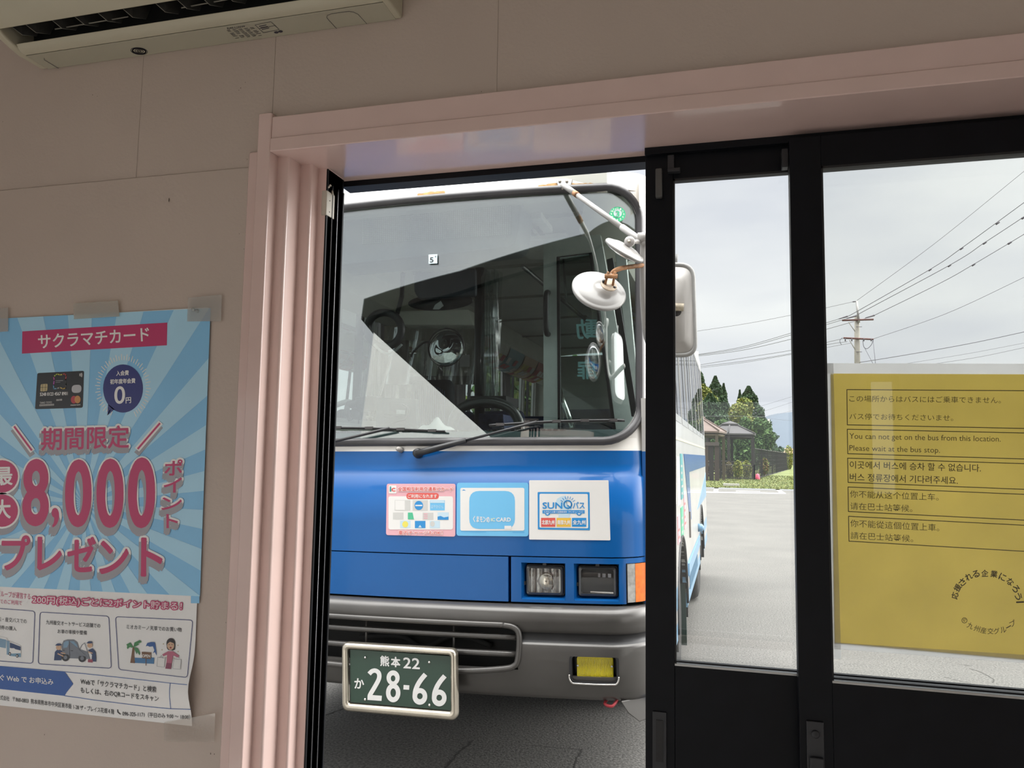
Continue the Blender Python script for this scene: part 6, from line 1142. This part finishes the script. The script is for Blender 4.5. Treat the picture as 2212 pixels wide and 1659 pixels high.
def wire(pts, r, label, clips=()):
    """pts: (px, py, distance)"""
    P_ = [atY(x, y, d) for x, y, d in pts]; path = bez(P_, 8); o = MB().tube(path, [r*max(.35, p.y/PY) for p in path], WIRE, 5).build('power_line')
    for x, y, d in clips: c = atY(x, y, d); MB().tube([c+Vector((-.05, 0, -.035)), c+Vector((.05, 0, .035))], .035, INS, 6).build('cable_clip', o)
    tag(o, label, 'power line', 'overhead lines at the utility pole')
wire([(1850, 650, 40), (2010, 533, 33), (2212, 370, 25), (2290, 306, 22)], .010, 'thin topmost line rising right from the pole tip')
wire([(1832, 683, 40), (1856, 670, 39), (2009, 582, 33), (2077, 536, 30.5), (2212, 437.5, 26), (2290, 380, 23)], .017, 'uppermost of the three thick lines with clips', [(2009, 583, 33), (2077, 537, 30.5), (2155, 482, 28)])
wire([(1850, 682, 40), (1859, 676, 39.6), (2051, 573, 32), (2127, 524, 29), (2212, 468, 26), (2290, 413, 23)], .016, 'middle one of the three thick lines with clips', [(2051, 574, 32), (2127, 525, 29), (2211, 470, 26)])
wire([(1889, 681, 40), (2030, 612, 34), (2103, 571, 31), (2212, 506, 27), (2290, 458, 24)], .016, 'lowest of the three thick lines with clips', [(2103, 572, 31), (2181, 525, 28)])
wire([(1887, 732, 40), (2040, 679, 34), (2212, 599, 28), (2290, 560, 25)], .011, 'thin line rising right from the lower crossarm')
wire([(1856, 783, 40), (1955, 767, 36), (2090, 743, 31), (2212, 717, 27), (2290, 700, 25)], .017, 'thick low line right of the pole just above the notice'); wire([(1960, 785, 60), (2090, 764, 58), (2212, 741, 56), (2290, 726, 55)], .008, 'faint line low in the sky, upper of the far pair'); wire([(1990, 790, 60), (2110, 772, 58), (2212, 751, 56), (2290, 736, 55)], .009, 'faint line low in the sky, lower of the far pair')
wire([(1842, 652, 40), (1779, 666, 46), (1707, 681, 53), (1600, 701, 62), (1460, 722, 75)], .010, 'thin top line running left behind the bus mirror')
wire([(1812, 689, 40), (1779, 699, 43), (1707, 720, 50), (1600, 750, 60), (1500, 767, 72)], .013, 'upper left line from the upper crossarm'); wire([(1829, 688, 40), (1779, 703, 44), (1707, 724, 51), (1600, 753, 61), (1500, 768, 73)], .013, 'second left line from the upper crossarm'); wire([(1869, 688, 40), (1832, 698, 41), (1779, 713, 45), (1707, 733, 51), (1600, 757, 61), (1500, 770, 73)], .013, 'third left line from the upper crossarm')
wire([(1822, 731, 40), (1779, 741, 44), (1707, 757, 51), (1600, 774, 61), (1500, 790, 73)], .012, 'upper left line from the lower crossarm'); wire([(1830, 738, 40), (1779, 746, 44), (1707, 764, 51), (1600, 781, 61), (1500, 793, 73)], .012, 'second left line from the lower crossarm'); wire([(1838, 741, 40), (1779, 752, 44), (1707, 766, 51), (1600, 784, 61), (1500, 796, 73)], .009, 'lowest left line from the lower crossarm')
wire([(1780, 836, 130), (1707, 858, 130), (1640, 878, 130), (1600, 886, 130)], .006, 'far line, highest of those above the hills'); wire([(1780, 845, 130), (1707, 870, 130), (1640, 891, 130), (1600, 900, 130)], .006, 'far line, middle one above the hills'); wire([(1780, 870, 74), (1707, 888, 71), (1655, 900, 68), (1600, 899, 64), (1515, 899, 60)], .006, 'far line crossing the trees at roof height'); wire([(1780, 915, 100), (1700, 908, 100), (1655, 903, 100)], .005, 'far line sloping down right across the hills')
b_ = atY(1659, 968, 90); tp = atY(1660.5, 905, 90); t = thing('utility_pole', 'short far pole at the right edge of the trees', 'utility pole', (b_.x, 90, 0)); MB().tube([(b_.x-.05, 90, 0), (tp.x, 90, tp.z)], [.16, .11], M('far_pole_grey', (.32, .31, .28), .8), 8).build('shaft', t)
